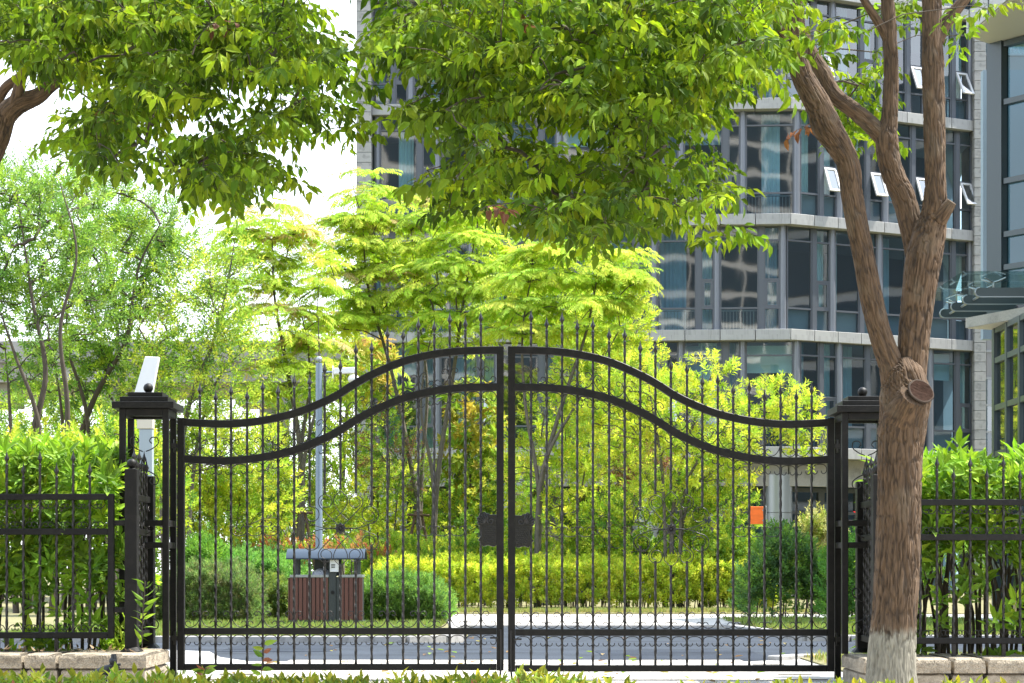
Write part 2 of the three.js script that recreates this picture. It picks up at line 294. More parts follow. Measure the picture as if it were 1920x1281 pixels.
function gateLeaf(side) {
  const s = side, X = (u) => s < 0 ? gx(333 + u) : gx(1564 - u);          // u: pixels from the hinge side
  const dy = s < 0 ? 0 : 2.5 * GK, Y = (py) => gy(py) - dy * sm(600, 1250, py);
  const t = thing('gate_leaf', s < 0 ? 'left leaf of the black wrought iron gate, hinged on the fully visible pillar' : 'right leaf of the black wrought iron gate, hinged beside the big tree trunk', 'gate', V(X(0), 0, -GD));
  const B = (u0, u1, y0, y1, d) => { const a = X(u0), b = X(u1); return rbox(Math.min(a, b), Math.max(a, b), Y(y1), Y(y0), -GD - d, -GD + d, 0.004); };
  part(t, 'stile', B(0, 13, 784, 1257, 0.03), iron);
  part(t, 'stile', B(598, 611.5, 650, 1257.5, 0.03), iron);
  part(t, 'bottom_rail', B(13.2, 597.8, 1245, 1257, 0.0285), iron);
  part(t, 'lower_rail', B(13.2, 597.8, 1177.5, 1190, 0.0275), iron);
  for (const [nm, off, u0, u1] of [['top_rail', 0, 4, 606], ['middle_rail', 69, 12, 599]]) {
    const pts = []; for (let i = 0; i <= 90; i++) { const u = lerp(u0, u1, i / 90); pts.push(V(X(u), Y(arch(u) + off + 7), 0)); }
    if (s > 0) pts.reverse();
    part(t, nm, sweep(pts, 7 * GK, off ? 0.0275 : 0.0285, -GD), iron);
  }
  const med = { 8: [949, 1022], 9: [926, 1050], 10: [917.5, 1058], 11: [926, 1050], 12: [949, 1022] };
  for (let i = 1; i <= 19; i++) {
    const u = 13 + i * 29.25 + (hash(i, s + 5, 3) - 0.5) * 1.4, x = X(u), tip = arch(u) - (i % 2 ? 67 : 55) + (hash(i, s + 9, 7) - 0.5) * 3, top = Y(tip) - 0.11;
    let g = twisted(x, Y(1250), top, -GD, 0.0148, 0.085, i);
    if (med[i]) g = merge([twisted(x, Y(1250), Y(med[i][1]), -GD, 0.0148, 0.085, i), twisted(x, Y(med[i][0]), top, -GD, 0.0148, 0.085, i)]);
    const b = part(t, 'bar', g, ironThin);
    put(b, 'spear', spearGeo, ironThin, V(x, top, -GD), hash(i, 1, 2) * 0.3);
    if (!med[i]) put(b, 'collar', collarGeo, ironThin, V(x, Y(989), -GD));
  }
  const scroll = (pts, u, yf, mir = 1) => part(t, 'scroll', wire(pts.map(([a, b]) => V(X(clamp(u + a * mir, 12, 599)), Y(yf(u + a * mir) - b), -GD)), WIRE), ironThin);
  for (let i = 1; i <= 19; i += 2) for (const m of [-1, 1]) {
    const u = 13 + i * 29.25;
    scroll(scrollV, u, () => 1177.5, m);
    scroll(scrollV, u, (q) => arch(q) + 69, m);
  }
  for (let i = 0; i < 20; i++) {
    const u = 13 + (i + 0.5) * 29.25;
    scroll(scrollA, u, () => 1190.5);
    scroll(scrollA, u, (q) => arch(q) + 69 + 14);
    if ([3, 4, 5, 15, 16, 17].includes(i)) scroll(scrollA.map(([a, b]) => [a, -b]), u, () => 1006);
  }
  // rosette medallion
  const mu = 13 + 10 * 29.25, my = 991, ro = new THREE.Group(); ro.name = 'medallion'; ro.position.copy(V(X(mu), Y(my), -GD)).sub(t.position); t.add(ro);
  const mw = (pts) => part(ro, 'scroll', wire(pts.map(([a, b]) => V(X(mu + a), Y(my - b), -GD)), WIRE, 0.012), ironThin);
  const spiral = (cx, cy, r, a0, dir, turns = 1.35) => { const o = []; for (let k = 0; k <= 18; k++) { const f = k / 18, a = a0 + dir * f * turns * 2 * Math.PI, q = r * (1 - 0.5 * sm(0.35, 1, f)); o.push([cx + Math.cos(a) * q, cy + Math.sin(a) * q]); } return o; };
  for (const q of [-1, 1]) for (const w of [-1, 1]) {
    const M = (p) => p.map(([a, b]) => [a * q, b * w]);
    mw(M([[6, 7], [22, 23], [38, 40], ...spiral(29, 50, 13, -0.6, 1)]));
    mw(M([[-14, 15], [2, 30], [11, 44], [12.6, 57], [0, 71]]));
    mw(M([[-14, 15], [4, 0], [41, 3], [56, 9], ...spiral(55, 25, 16, -1.2, 1)]));
  }
  const rz = [lathe([[0.001, 0.026], [0.01, 0.022], [0.012, 0.012], [0.02, 0.014], [0.03, 0.02], [0.037, 0.014], [0.036, 0.004], [0.02, 0.0], [0.001, 0.0]], 18).rotateX(Math.PI / 2)];
  for (let k = 0; k < 8; k++) rz.push(new THREE.SphereGeometry(0.011, 8, 6).scale(1, 1.5, 0.6).rotateZ(k * Math.PI / 4 + Math.PI / 2).translate(Math.cos(k * Math.PI / 4) * 0.028, Math.sin(k * Math.PI / 4) * 0.028, 0.015));
  part(ro, 'rosette', merge(rz).translate(X(mu), Y(my), -GD), ironThin);
  // lock plate
  const L = [[0, 966], [-12, 966], [-16, 963.5], [-20, 963], [-23, 960.5], [-27, 963], [-31, 963.5], [-33, 969], [-36.5, 973], [-34.5, 979], [-34, 984], [-28.5, 987], [-27, 994], [-27.5, 1003], [-31, 1009], [-34, 1013], [-30, 1016], [-29.5, 1021], [-24, 1024.5], [-17, 1022], [-12, 1023], [-6, 1025], [0, 1022.5]];
  const e = X(598), xx = (d) => e + s * d * GK * 1;     // d negative: away from the stile
  const lx = (d) => s < 0 ? e + d * GK : e - d * GK;
  const shp = new THREE.Shape(L.map(([a, b]) => new THREE.Vector2(lx(a), Y(b))));
  const plate = part(t, 'lock_plate', uvBox(new THREE.ExtrudeGeometry(shp, { depth: 0.02, bevelEnabled: true, bevelSize: 0.003, bevelThickness: 0.004, bevelSegments: 2 }).translate(0, 0, -GD + 0.004)), ironGloss);
  const zf = -GD + 0.03;
  const sw = []; for (let k = 0; k <= 22; k++) { const a = k / 22 * 4.2 * Math.PI / 1.6, q = 7.5 * (1 - k / 26); sw.push(V(lx(-11 + Math.cos(a + 2.2) * q), Y(977 - Math.sin(a + 2.2) * q), zf)); }
  part(plate, 'swirl', wire(sw, 0.007, 0.006, 8), ironGloss);
  for (let k = 0; k < 6; k++) { const a = 1.55 + k * 0.32; part(plate, 'shell_rib', wire([V(lx(-18 + Math.cos(a) * 3), Y(981 - Math.sin(a) * 3), zf - 0.003), V(lx(-18 + Math.cos(a) * 10), Y(981 - Math.sin(a) * 10), zf + 0.003), V(lx(-19 + Math.cos(a) * 17), Y(980 - Math.sin(a) * 17), zf - 0.004)], 0.0065, 0.01, 8), ironGloss); }
  const st = []; for (let a = 0; a < 6; a++) for (let b = 0; b < 9; b++) st.push(new THREE.SphereGeometry(0.0062, 8, 6).translate(lx(-3 - a * 3.6 - (b % 2) * 1.8), Y(988 + b * 3.6), zf - 0.004));
  tag(part(plate, 'studs', merge(st), ironGloss), 'small raised studs on the lock plate', null, null, 'stuff');
  // hinges, slide bolt, drop bolt
  for (const y of [836, 1197]) { const a = lathe([[0.001, -0.05], [0.013, -0.05], [0.013, 0.05], [0.001, 0.05]], 10); part(t, 'hinge', merge([a.translate(X(-5), Y(y), -GD), box(Math.min(X(-11), X(0)), Math.max(X(-11), X(0)), Y(y) - 0.018, Y(y) + 0.018, -GD - 0.012, -GD + 0.012)]), ironThin); }
  part(t, 'slide_bolt', merge([wire([V(X(586), Y(1196), -GD + 0.035), V(X(601), Y(1196), -GD + 0.035)], 0.007, 0.02, 8), wire([V(X(588), Y(1196), -GD + 0.035), V(X(588), Y(1196), -GD + 0.07)], 0.006, 0.02, 8)]), ironThin);
  part(t, 'drop_bolt', merge([wire([V(X(606), Y(1180), -GD + 0.036), V(X(606), Y(1250), -GD + 0.036), V(X(604), 0.0, -GD + 0.038)], 0.008, 0.05, 8)]), ironThin);
}
gateLeaf(-1); gateLeaf(1);

// ------------------------------------------------------------------ pillars, return panels, fences, walls
const MX = (x) => -0.1 - x;                                       // the right side mirrors the left about the gate's middle
const ballGeo = (r) => new THREE.SphereGeometry(r, 20, 14);
function rx(a, b, s) { const p = s < 0 ? a : MX(a), q = s < 0 ? b : MX(b); return [Math.min(p, q), Math.max(p, q)]; }
const sphereOn = (r) => merge([ballGeo(r).translate(0, r * 1.15, 0), lathe([[0.001, 0], [r * 0.85, 0], [r * 0.8, r * 0.14], [r * 0.45, r * 0.25], [r * 0.45, r * 0.4]], 16)]);
function pillar(s) {
  const wallTop = s < 0 ? 0.242 : 0.207, dz = s < 0 ? 0 : -0.03;
  const x0 = -2.935, x1 = -2.565, zf = -14.69, zb = -15.06, cx = (x0 + x1) / 2;
  const t = thing('gate_pillar', s < 0 ? 'open black iron gate pillar with stepped cap and ball, standing left of the gate' : 'open black iron gate pillar with stepped cap, half hidden behind the big tree trunk', 'pillar', V(s < 0 ? cx : MX(cx), wallTop, (zf + zb) / 2), 'open iron pillars flanking the gate');
  const B = (n, a, b, y0, y1, z0, z1, r = 0.004) => { const [p, q] = rx(a, b, s); return part(t, n, rbox(p, q, y0, y1, z0, z1, r), iron); };
  const capY = 2.04 + dz, w = 0.047;
  for (const [a, z, y] of [[x0, zf, wallTop], [x1 - w, zf, wallTop], [x0, zb + w, wallTop], [x1 - w, zb + w, 0]]) B('leg', a, a + w, y, capY, z - w, z);
  for (const [a, b, z0, z1] of [[x0 + w, x1 - w, zf - w + 0.002, zf - 0.002], [x0 + w, x1 - w, zb + 0.002, zb + w - 0.002], [x0 + 0.002, x0 + w - 0.002, zb + w, zf - w], [x1 - w + 0.002, x1 - 0.002, zb + w, zf - w]]) B('head_rail', a, b, capY - 0.055, capY, z0, z1);
  for (const y of [1.185, 1.02]) { B('cross_rail', x0 + w, x1 - w, y - 0.022, y + 0.022, zf - w + 0.004, zf - 0.004); B('cross_rail', x1 - w + 0.004, x1 - 0.004, y - 0.022, y + 0.022, zb + w, zf - w); }
  B('cap', x0 - 0.045, x1 + 0.045, capY, capY + 0.05, zb - 0.045, zf + 0.045, 0.003);
  B('cap_step', x0 + 0.005, x1 - 0.005, capY + 0.05, capY + 0.09, zb + 0.005, zf - 0.005, 0.003);
  B('cap_step', x0 + 0.055, x1 - 0.055, capY + 0.09, capY + 0.127, zb + 0.055, zf - 0.055, 0.003);
  const c = s < 0 ? cx : MX(cx);
  put(t, 'finial_ball', sphereOn(0.037), iron, V(c, capY + 0.127, (zf + zb) / 2));
  // scrollwork in the pillar, top and bottom
  const zz = (zf - w / 2), inner = x1 - x0 - 2 * w;
  for (const [yc, f] of [[1.72, 1], [1.58, -1], [0.62, 1], [0.5, -1], [1.1, 1]]) for (const m of [-1, 1]) {
    const k = yc > 1.05 && yc < 1.15 ? 0.7 : 1;
    const pts = [[0.01, 0], [0.05, 0.02], [0.09, 0.06], [0.085, 0.1], [0.05, 0.105], [0.035, 0.08], [0.05, 0.06]].map(([a, b]) => V(c + m * a * k * inner / 0.24, yc + f * b * k + dz, zz));
    part(t, 'scroll', wire(pts, 0.0045), ironThin);
  }
}
pillar(-1); pillar(1);

function spearBar(t, x, y0, tip, z, w = 0.016, seed = 1) {
  const b = part(t, 'bar', twisted(x, y0, tip - 0.115, z, w, 0.085, seed), ironThin);
  put(b, 'spear', spearGeo, ironThin, V(x, tip - 0.115, z), seed);
  return b;
}
const curl = [[0, 0], [0.02, 0.03], [0.045, 0.035], [0.052, 0.01], [0.035, -0.004], [0.026, 0.012]];
function returnPanel(s) {
  const x = s < 0 ? -2.757 : MX(-2.757), low = s < 0 ? 0 : -0.04, wt = s < 0 ? 0.242 : 0.207;
  const t = thing('return_panel', s < 0 ? 'narrow iron panel seen edge on, between the left fence and the left pillar' : 'narrow iron panel seen edge on, half hidden behind the tree trunk by the right pillar', 'fence panel', V(x, wt, -14.27));
  const W = 0.0445;
  for (const [z, h, ball] of [[-14.27, 1.565, 1], [-14.93, 1.545, 0]]) {
    const p = part(t, 'post', rbox(x - W, x + W, wt, h + low, z - W, z + W, 0.005), iron);
    if (ball) put(p, 'ball', sphereOn(0.036), iron, V(x, h + low, z));
    part(t, 'post_foot', new THREE.CylinderGeometry(0.062, 0.105, 0.035, 4).rotateY(Math.PI / 4).translate(x, wt + 0.018, z).toNonIndexed(), iron);
  }
  for (const y of [1.363, 1.113, 0.36]) part(t, 'rail', rbox(x - 0.022, x + 0.022, y - 0.023 + low, y + 0.023 + low, -14.93 + W, -14.27 - W, 0.003), iron);
  for (let i = 0; i < 6; i++) {
    const z = -14.36 - i * 0.096; spearBar(t, x, 0.34 + low, (i % 2 ? 1.66 : 1.72) + low, z, 0.014, i);
    for (const y of [1.28, 1.16, 1.0, 0.5, 0.42]) part(t, 'scroll', wire(curl.map(([a, b]) => V(x + (i % 2 ? 0.012 : -0.012), y + b + low, z - a * 0.9)), 0.004), ironThin);
  }
}
returnPanel(-1); returnPanel(1);

function fence(s) {
  const z = -14.27, low = s < 0 ? 0 : -0.04, far = -6.4, xr = -2.885, inner = xr - 0.043;
  const t = thing('iron_fence', s < 0 ? 'black iron fence with spear tips in front of the left hedge' : 'black iron fence with spear tips before the right hedge, beside the tree trunk', 'fence', V(s < 0 ? xr : MX(xr), 0.24 + low, z));
  const B = (n, a, b, y0, y1, d = 0.024, r = 0.004) => { const [p, q] = rx(a, b, s); return part(t, n, rbox(p, q, y0 + low, y1 + low, z - d, z + d, r), iron); };
  B('stile', inner, xr, 0.338, 1.386, 0.025);
  for (const [y0, y1] of [[1.342, 1.386], [1.089, 1.135], [0.338, 0.383]]) B('rail', far, inner - 0.0005, y0, y1, 0.023);
  for (const y of [1.175, 0.545]) B('connector', xr + 0.0005, -2.803, y - 0.02, y + 0.02, 0.018);
  const gx0 = -2.757 - 0.305;
  for (let i = 0; i < 28; i++) {
    const xw = gx0 - i * 0.1205, x = s < 0 ? xw : MX(xw); if (Math.abs(x) > 6.3) break;
    spearBar(t, x, 0.35 + low, (i % 2 ? 1.7 : 1.61) + low, z, 0.015, i + 3);
    if (i % 3 === 2) part(t, 'foot', rbox(x - 0.014, x + 0.014, 0.205, 0.35 + low, z - 0.014, z + 0.014, 0.003), ironThin);
    const xm = x + (s < 0 ? 0.06 : -0.06);
    for (const m of [-1, 1]) {
      part(t, 'scroll', wire(curl.map(([a, b]) => V(xm + m * (0.052 - a), 1.33 + low - 0.02 - b * 0.8, z)), 0.0035), ironThin);
      part(t, 'scroll', wire(curl.map(([a, b]) => V(xm + m * (0.052 - a), 1.15 + low + b * 0.9, z)), 0.0035), ironThin);
      part(t, 'scroll', wire(curl.map(([a, b]) => V(xm + m * (0.052 - a), 0.4 + low + b, z)), 0.0035), ironThin);
    }
  }
}
fence(-1); fence(1);

// a rough stone block with knocked edges
function roughBlock(x0, x1, y0, y1, z0, z1, amp, seed) {
  const nx = Math.max(3, Math.round((x1 - x0) / 0.03)), ny = Math.max(3, Math.round((y1 - y0) / 0.016)), nz = Math.max(3, Math.round((z1 - z0) / 0.04));
  const g = new THREE.BoxGeometry(x1 - x0, y1 - y0, z1 - z0, nx, ny, nz).translate((x0 + x1) / 2, (y0 + y1) / 2, (z0 + z1) / 2), p = g.attributes.position;
  const c = V((x0 + x1) / 2, (y0 + y1) / 2, (z0 + z1) / 2), h = V((x1 - x0) / 2, (y1 - y0) / 2, (z1 - z0) / 2);
  for (let i = 0; i < p.count; i++) {
    const x = p.getX(i), y = p.getY(i), z = p.getZ(i), a = Math.min(1, (h.y - Math.abs(y - c.y)) / 0.02), b = Math.min((h.x - Math.abs(x - c.x)), (h.z - Math.abs(z - c.z)));
    const n = fbm(x * 16 + seed, y * 22 + z * 16, 91, 4) - 0.5, edge = y > c.y ? (1 - a) * (1 - Math.min(1, b / 0.02)) : 0;
    const top = y > c.y + h.y - 1e-4;
    const k = -amp * (0.6 - n) * (top && b > 0.01 ? 0.15 : 1) - edge * 0.014 * (0.5 + fbm(x * 30, z * 30, 95, 3));
    const ox = Math.abs(Math.abs(x - c.x) - h.x) < 1e-4 ? Math.sign(x - c.x) : 0, oz = Math.abs(Math.abs(z - c.z) - h.z) < 1e-4 ? Math.sign(z - c.z) : 0, oy = top ? 0.5 : 0;
    p.setXYZ(i, x + ox * k, y + oy * k, z + oz * k);
  }
  g.computeVertexNormals(); return uvBox(g);
}
function lowWall(s) {
  const top = s < 0 ? 0.242 : 0.207, t = thing('low_wall', s < 0 ? 'low stone wall with rough capstones under the left fence' : 'low stone wall with rough capstones under the right fence, behind the tree trunk', 'wall', V(s < 0 ? -2.9 : MX(-2.9), 0, -14.35));
  const cuts = [-2.572, -3.21, -3.43 - 0.02, -3.945, -4.55, -5.2, -5.85, -6.5];
  for (let i = 0; i < cuts.length - 1; i++) {
    let a = cuts[i + 1] + 0.004, b = cuts[i] - (i ? 0.0 : 0); if (i === 1) { a = cuts[2] + 0.004; }
    const [p, q] = rx(a, b, s);
    part(t, 'capstone', roughBlock(p, q, top - 0.102, top, -14.85, -13.86, 0.016, i * 7.3 + (s > 0 ? 40 : 0)), capstone);
    const [m, n] = rx(a + 0.02, b - (i ? 0 : 0.018), s);
    part(t, 'wall_stone', roughBlock(m, n, -0.1, top - 0.104, -14.83, -13.885, 0.004, i * 3.1), wallStone);
  }
}
lowWall(-1); lowWall(1);
// ------------------------------------------------------------------ office building behind the garden
{
  const px = (p, D) => (p - 960) / F * D;
  const t = thing('office_building', 'tall glass office building with pale horizontal bands and a folded facade behind the trees', 'building', V(px(1483, 64.2), 0, -64.2));
  const LV = [4.86, 8.69, 12.45, 16.21, 19.98, 23.75], BH = 0.355;                 // tops of the bands
  const A = [px(697, 64.9), -64.9], CB = [px(1483, 63.95), -63.95], E = [px(1826, 67.25), -67.25];
  const inset = 0.4, cornerA = [px(1474, 64.35), -64.35], cornerB = [px(1499, 64.35), -64.35], EG = [px(1824, 67.6), -67.6], AG = [A[0], -65.2];
  const dirOf = (p, q) => { const L = Math.hypot(q[0] - p[0], q[1] - p[1]); return { L, d: [(q[0] - p[0]) / L, (q[1] - p[1]) / L], th: Math.atan2(-(q[1] - p[1]), q[0] - p[0]) }; };
  const cache = {};
  const once = (k, f) => cache[k] ??= f();
  const R = rng(11);
  const foot = [A, CB, E, [E[0] + 3, -67.4], [E[0] + 3, -80], [A[0] - 0.4, -80], [A[0] - 0.4, -64.9]];
  // floors: a slab per storey, seen through the glass
  for (const [k, y] of LV.entries()) part(t, 'floor_slab', slab([[AG[0], AG[1] - 0.02], [cornerA[0], -64.4], [EG[0], EG[1] - 0.02], [EG[0] + 2, -79], [AG[0], -79]].map(p => p), y - 0.32, y - 0.05), roomWall);
  part(t, 'roof', slab(foot, LV[5] + 0.01, LV[5] + 0.5), fascia);
  part(t, 'core_wall', slab([[AG[0], -69.4], [8, -68.8], [EG[0], -72.2], [EG[0] + 2, -79], [AG[0], -79]], 0, LV[5]), roomDark);
  // bands of cladding panels
  for (const y of LV) for (const [p, q, w] of [[A, CB, 1.14], [CB, E, 0.9]]) {
    const f = dirOf(p, q), n = Math.round(f.L / w), W = f.L / n;
    const g = once(`clad${W.toFixed(3)}`, () => uvBox(new RoundedBoxGeometry(W - 0.022, BH, 0.5, 1, 0.012)));
    for (let i = 0; i < n; i++) put(t, 'cladding_panel', g, clad[Math.floor(R() * 3)], V(p[0] + f.d[0] * (i + 0.5) * W - Math.sin(f.th) * 0.25, y - BH / 2, p[1] + f.d[1] * (i + 0.5) * W - Math.cos(f.th) * 0.25), f.th);
  }
  // window bays
  const frameGeo = (w, h, kind) => once(`f${kind}${w.toFixed(2)}${h.toFixed(2)}`, () => {
    const b = [], a = 0.045, z = 0.05, H = (y0, y1) => b.push(box(-w / 2 + a, w / 2 - a, y0, y1, -z, z));
    b.push(box(-w / 2, -w / 2 + a, 0, h, -z, z), box(w / 2 - a, w / 2, 0, h, -z, z)); H(0, 0.06); H(h - 0.06, h); H(0.74, 0.8); H(h - 0.53, h - 0.475);
    if (kind === 'narrow') H(1.68, 1.735);
    return merge(b);
  });
  const paneGeo = (w, h) => once(`p${w.toFixed(2)}${h.toFixed(2)}`, () => { const g = new THREE.PlaneGeometry(w, h), uv = g.attributes.uv; for (let i = 0; i < 4; i++) uv.setXY(i, uv.getX(i) * w, uv.getY(i) * h); return g; });
  const sashGeo = (w, h) => once(`s${w.toFixed(2)}${h.toFixed(2)}`, () => merge([box(-w / 2, w / 2, -0.07, 0, -0.03, 0.03), box(-w / 2, w / 2, -h, -h + 0.07, -0.03, 0.03), box(-w / 2, -w / 2 + 0.07, -h + 0.07, -0.07, -0.03, 0.03), box(w / 2 - 0.07, w / 2, -h + 0.07, -0.07, -0.03, 0.03)]));
  const railingGeo = (w) => once(`r${w.toFixed(2)}`, () => { const b = [box(-w / 2 + 0.05, w / 2 - 0.05, 0.70, 0.735, -0.24, -0.2)]; for (let x = -w / 2 + 0.12; x < w / 2 - 0.06; x += 0.11) b.push(box(x - 0.011, x + 0.011, 0.06, 0.7, -0.235, -0.21)); return merge(b); });
  const curtainGeo = (w, h) => once(`c${w.toFixed(2)}${h.toFixed(2)}`, () => { const g = new THREE.PlaneGeometry(w, h, Math.max(8, Math.round(w * 60)), 1), p = g.attributes.position; for (let i = 0; i < p.count; i++) p.setZ(i, 0.03 * Math.sin(p.getX(i) * 46 + 1.3 * Math.sin(p.getX(i) * 9))); g.computeVertexNormals(); return g; });
  const kid = (m, name, g, mat, x, y, z, rx = 0) => { const c = new THREE.Mesh(g, mat); c.name = name; c.position.set(x, y, z); c.rotation.x = rx; c.castShadow = c.receiveShadow = true; m.add(c); return c; };
  function bay(kind, p, f, s, w, y0, h, o) {
    const cx = p[0] + f.d[0] * (s + w / 2), cz = p[1] + f.d[1] * (s + w / 2), at = V(cx, y0, cz);
    if (kind === 'column') return put(t, 'column', once(`col${h.toFixed(2)}`, () => new THREE.CylinderGeometry(0.105, 0.105, h, 14).translate(0, h / 2, 0)), columnMat, at.clone().add(V(Math.sin(f.th) * 0.03, 0, Math.cos(f.th) * 0.03)), f.th);
    if (kind === 'mullion') return put(t, 'mullion', once(`mul${w.toFixed(2)}${h.toFixed(2)}`, () => box(-w / 2 + 0.001, w / 2 - 0.001, 0, h, -0.08, 0.07)), frameMat, at, f.th);
    const m = put(t, 'window', frameGeo(w, h, kind), frameMat, at, f.th), gw = w - 0.09, gl = () => glass[Math.floor(R() * 4)];
    const tilt = () => 0;
    kid(m, 'pane', paneGeo(gw, 0.415), gl(), 0, h - 0.2675, 0);
    kid(m, 'pane', paneGeo(gw, 0.68), gl(), 0, 0.40, 0);
    if (kind === 'wide') {
      kid(m, 'pane', paneGeo(gw, h - 1.33), gl(), 0, (0.8 + h - 0.53) / 2, 0);
      if (R() < 0.6) kid(m, 'railing', railingGeo(w), silver, 0, 0, 0);
      if (R() < o.curtain) { const cw = gw * (0.3 + 0.5 * R()); kid(m, 'curtain', curtainGeo(Math.round(cw * 10) / 10, h - 0.1), curtainMats[Math.floor(R() * 4)], (R() - 0.5) * (gw - cw), h / 2, -0.32 - R() * 0.3); }
      if (R() < 0.4) kid(m, 'blind', paneGeo(gw, 0.9), curtainMats[Math.floor(R() * 4)], 0, h - 0.6, -0.2 - R() * 0.2);
    } else {
      kid(m, 'pane', paneGeo(gw, h - 2.265), gl(), 0, (1.735 + h - 0.53) / 2, 0);
      const open = R() < o.open, a = open ? -0.36 - 0.12 * R() : 0;
      const sa = kid(m, 'sash', sashGeo(gw, 0.875), open ? sashWhite : frameMat, 0, 1.677, open ? 0.04 : 0.012, a);
      const gp = once(`sp${gw.toFixed(2)}`, () => paneGeo(gw - 0.14, 0.735).clone().translate(0, -0.4375, 0));
      const q = new THREE.Mesh(gp, open ? openGlass : glass[2]); q.name = 'sash_pane'; q.position.set(0, 1.677 - (open ? 0 : 0), open ? 0.04 : 0.012); q.rotation.x = a; m.add(q);
      if (R() < o.curtain * 0.8) kid(m, 'curtain', curtainGeo(Math.round(gw * 10) / 10, h - 0.1), curtainMats[Math.floor(R() * 4)], 0, h / 2, -0.3);
    }
    if (R() < o.spandrel) kid(m, 'spandrel', once(`sd${w.toFixed(2)}`, () => box(-gw / 2, gw / 2, 0.06, 0.74, -0.16, -0.1)), spandrel, 0, 0, 0);
  }
  function run(p, q, units, y0, h, o, from) {
    const f = dirOf(p, q); let s = from === 'end' ? f.L : 0, i = 0;
    while (true) {
      const [k, w0] = units(i++); let w = w0;
      const left = from === 'end' ? s : f.L - s; if (left < 0.12) break; if (w > left) w = left;
      bay(w < 0.3 ? (k === 'column' ? 'column' : 'mullion') : k, p, f, from === 'end' ? s - w : s, w, y0, h, o);
      s += from === 'end' ? -w : w; if (w < w0) break;
    }
  }
  const frontA = [['column', 0.2], ['narrow', 0.52], ['mullion', 0.17], ['wide', 1.26], ['column', 0.2], ['narrow', 0.42], ['mullion', 0.16], ['wide', 1.27], ['column', 0.2]];
  const frontB = [['column', 0.18], ['wide', 1.57], ['column', 0.18], ['narrow', 0.39], ['mullion', 0.18], ['wide', 1.27], ['column', 0.18], ['narrow', 0.39], ['mullion', 0.17], ['wide', 1.25]];
  const loop = [['column', 0.19], ['narrow', 0.41], ['mullion', 0.16], ['wide', 1.25]];
  const sideU = [['wide', 0.98], ['mullion', 0.15], ['narrow', 0.56], ['column', 0.2]];
  for (let k = 0; k < 5; k++) {
    const odd = k % 2 === 1, c = odd ? cornerA : cornerB, L = odd ? frontA : frontB, y0 = LV[k] - 0.04, h = LV[k + 1] - BH - LV[k] + 0.08;
    run(AG, c, (i) => i < L.length ? L[i] : loop[(i - L.length + (odd ? 1 : 0)) % 4], y0, h, { curtain: 0.65, open: k === 1 ? 0 : 0.15, spandrel: 0.12 }, 'end');
    run(c, EG, (i) => i === 0 && !odd ? ['wide', 0.75] : sideU[i % 4], y0, h, { curtain: 0.6, open: k === 2 || k === 3 ? 0.9 : 0, spandrel: 0.75 }, 'start');
  }
  // ground floor: fascia, set-back windows, round columns
  for (const [p, q, w] of [[[A[0], -65.2], [CB[0], -64.6], 1.9], [[CB[0], -64.6], [E[0], -67.9], 1.8]]) {
    const f = dirOf(p, q), n = Math.round(f.L / w), W = f.L / n, g = once(`fa${W.toFixed(2)}`, () => uvBox(new RoundedBoxGeometry(W - 0.02, 0.9, 0.16, 1, 0.01)));
    for (let i = 0; i < n; i++) put(t, 'fascia_panel', g, fascia, V(p[0] + f.d[0] * (i + 0.5) * W, 4.05, p[1] + f.d[1] * (i + 0.5) * W), f.th);
    const n2 = Math.round(f.L / 1.5), W2 = f.L / n2;
    const fg = once(`gw${W2.toFixed(2)}`, () => merge([box(-W2 / 2 + 0.001, -W2 / 2 + 0.12, 0, 3.6, -0.06, 0.06), box(W2 / 2 - 0.12, W2 / 2 - 0.001, 0, 3.6, -0.06, 0.06), box(-W2 / 2 + 0.12, W2 / 2 - 0.12, 3.46, 3.6, -0.06, 0.06), box(-W2 / 2 + 0.12, W2 / 2 - 0.12, 2.72, 2.82, -0.06, 0.06), box(-W2 / 2 + 0.12, W2 / 2 - 0.12, 0, 0.15, -0.06, 0.06)]));
    for (let i = 0; i < n2; i++) {
      const m = put(t, 'window', fg, frameMat, V(p[0] + f.d[0] * (i + 0.5) * W2, 0, p[1] + f.d[1] * (i + 0.5) * W2 - 1.1), f.th);
      kid(m, 'pane', paneGeo(W2 - 0.24, 0.64), glass[i % 4], 0, 3.14, 0); kid(m, 'pane', paneGeo(W2 - 0.24, 2.57), glass[(i + 1) % 4], 0, 1.435, 0);
      if (R() < 0.5) kid(m, 'blind', paneGeo(W2 - 0.3, 2.2), curtainMats[3], 0, 2.0, -0.4);
    }
  }
  for (const c of [1463.5, 1215, 965, 735]) {
    const x = px(c, 64.3); 
    for (const [y0, y1] of [[-0.2, 2.72], [2.735, 3.98]]) part(t, 'round_column', new THREE.CylinderGeometry(0.46, 0.46, y1 - y0, 40).translate(x, (y0 + y1) / 2, -64.35 - 0.5), silver);
  }
  // stone piers at both ends, course by course
  for (const [x0, x1, z] of [[px(668, 64.6), px(696, 64.6), -64.6], [px(1827.5, 67.1), px(1849, 67.1), -67.1]]) {
    const gs = [0, 1, 2, 3, 4].map(q => { const g = uvBox(new RoundedBoxGeometry(x1 - x0, 0.318, 0.7, 1, 0.008)), uv = g.attributes.uv; for (let i = 0; i < uv.count; i++) uv.setXY(i, uv.getX(i) * 1.6 + q * 0.37, uv.getY(i) * 0.8 + q * 0.53); return g; });
    for (let k = 0; k < 74; k++) put(t, 'stone_course', gs[Math.floor(R() * 5)], stonePier[Math.floor(R() * 3)], V((x0 + x1) / 2, 0.165 + k * 0.331, z - 0.35));
    part(t, 'pier_core', box(x0 + 0.02, x1 - 0.02, 0, 24.4, z - 0.66, z - 0.03), roomDark);
  }
  part(t, 'side_wall', box(A[0] - 0.42, A[0] - 0.02, 0, 23.8, -79, -65.35), fascia);
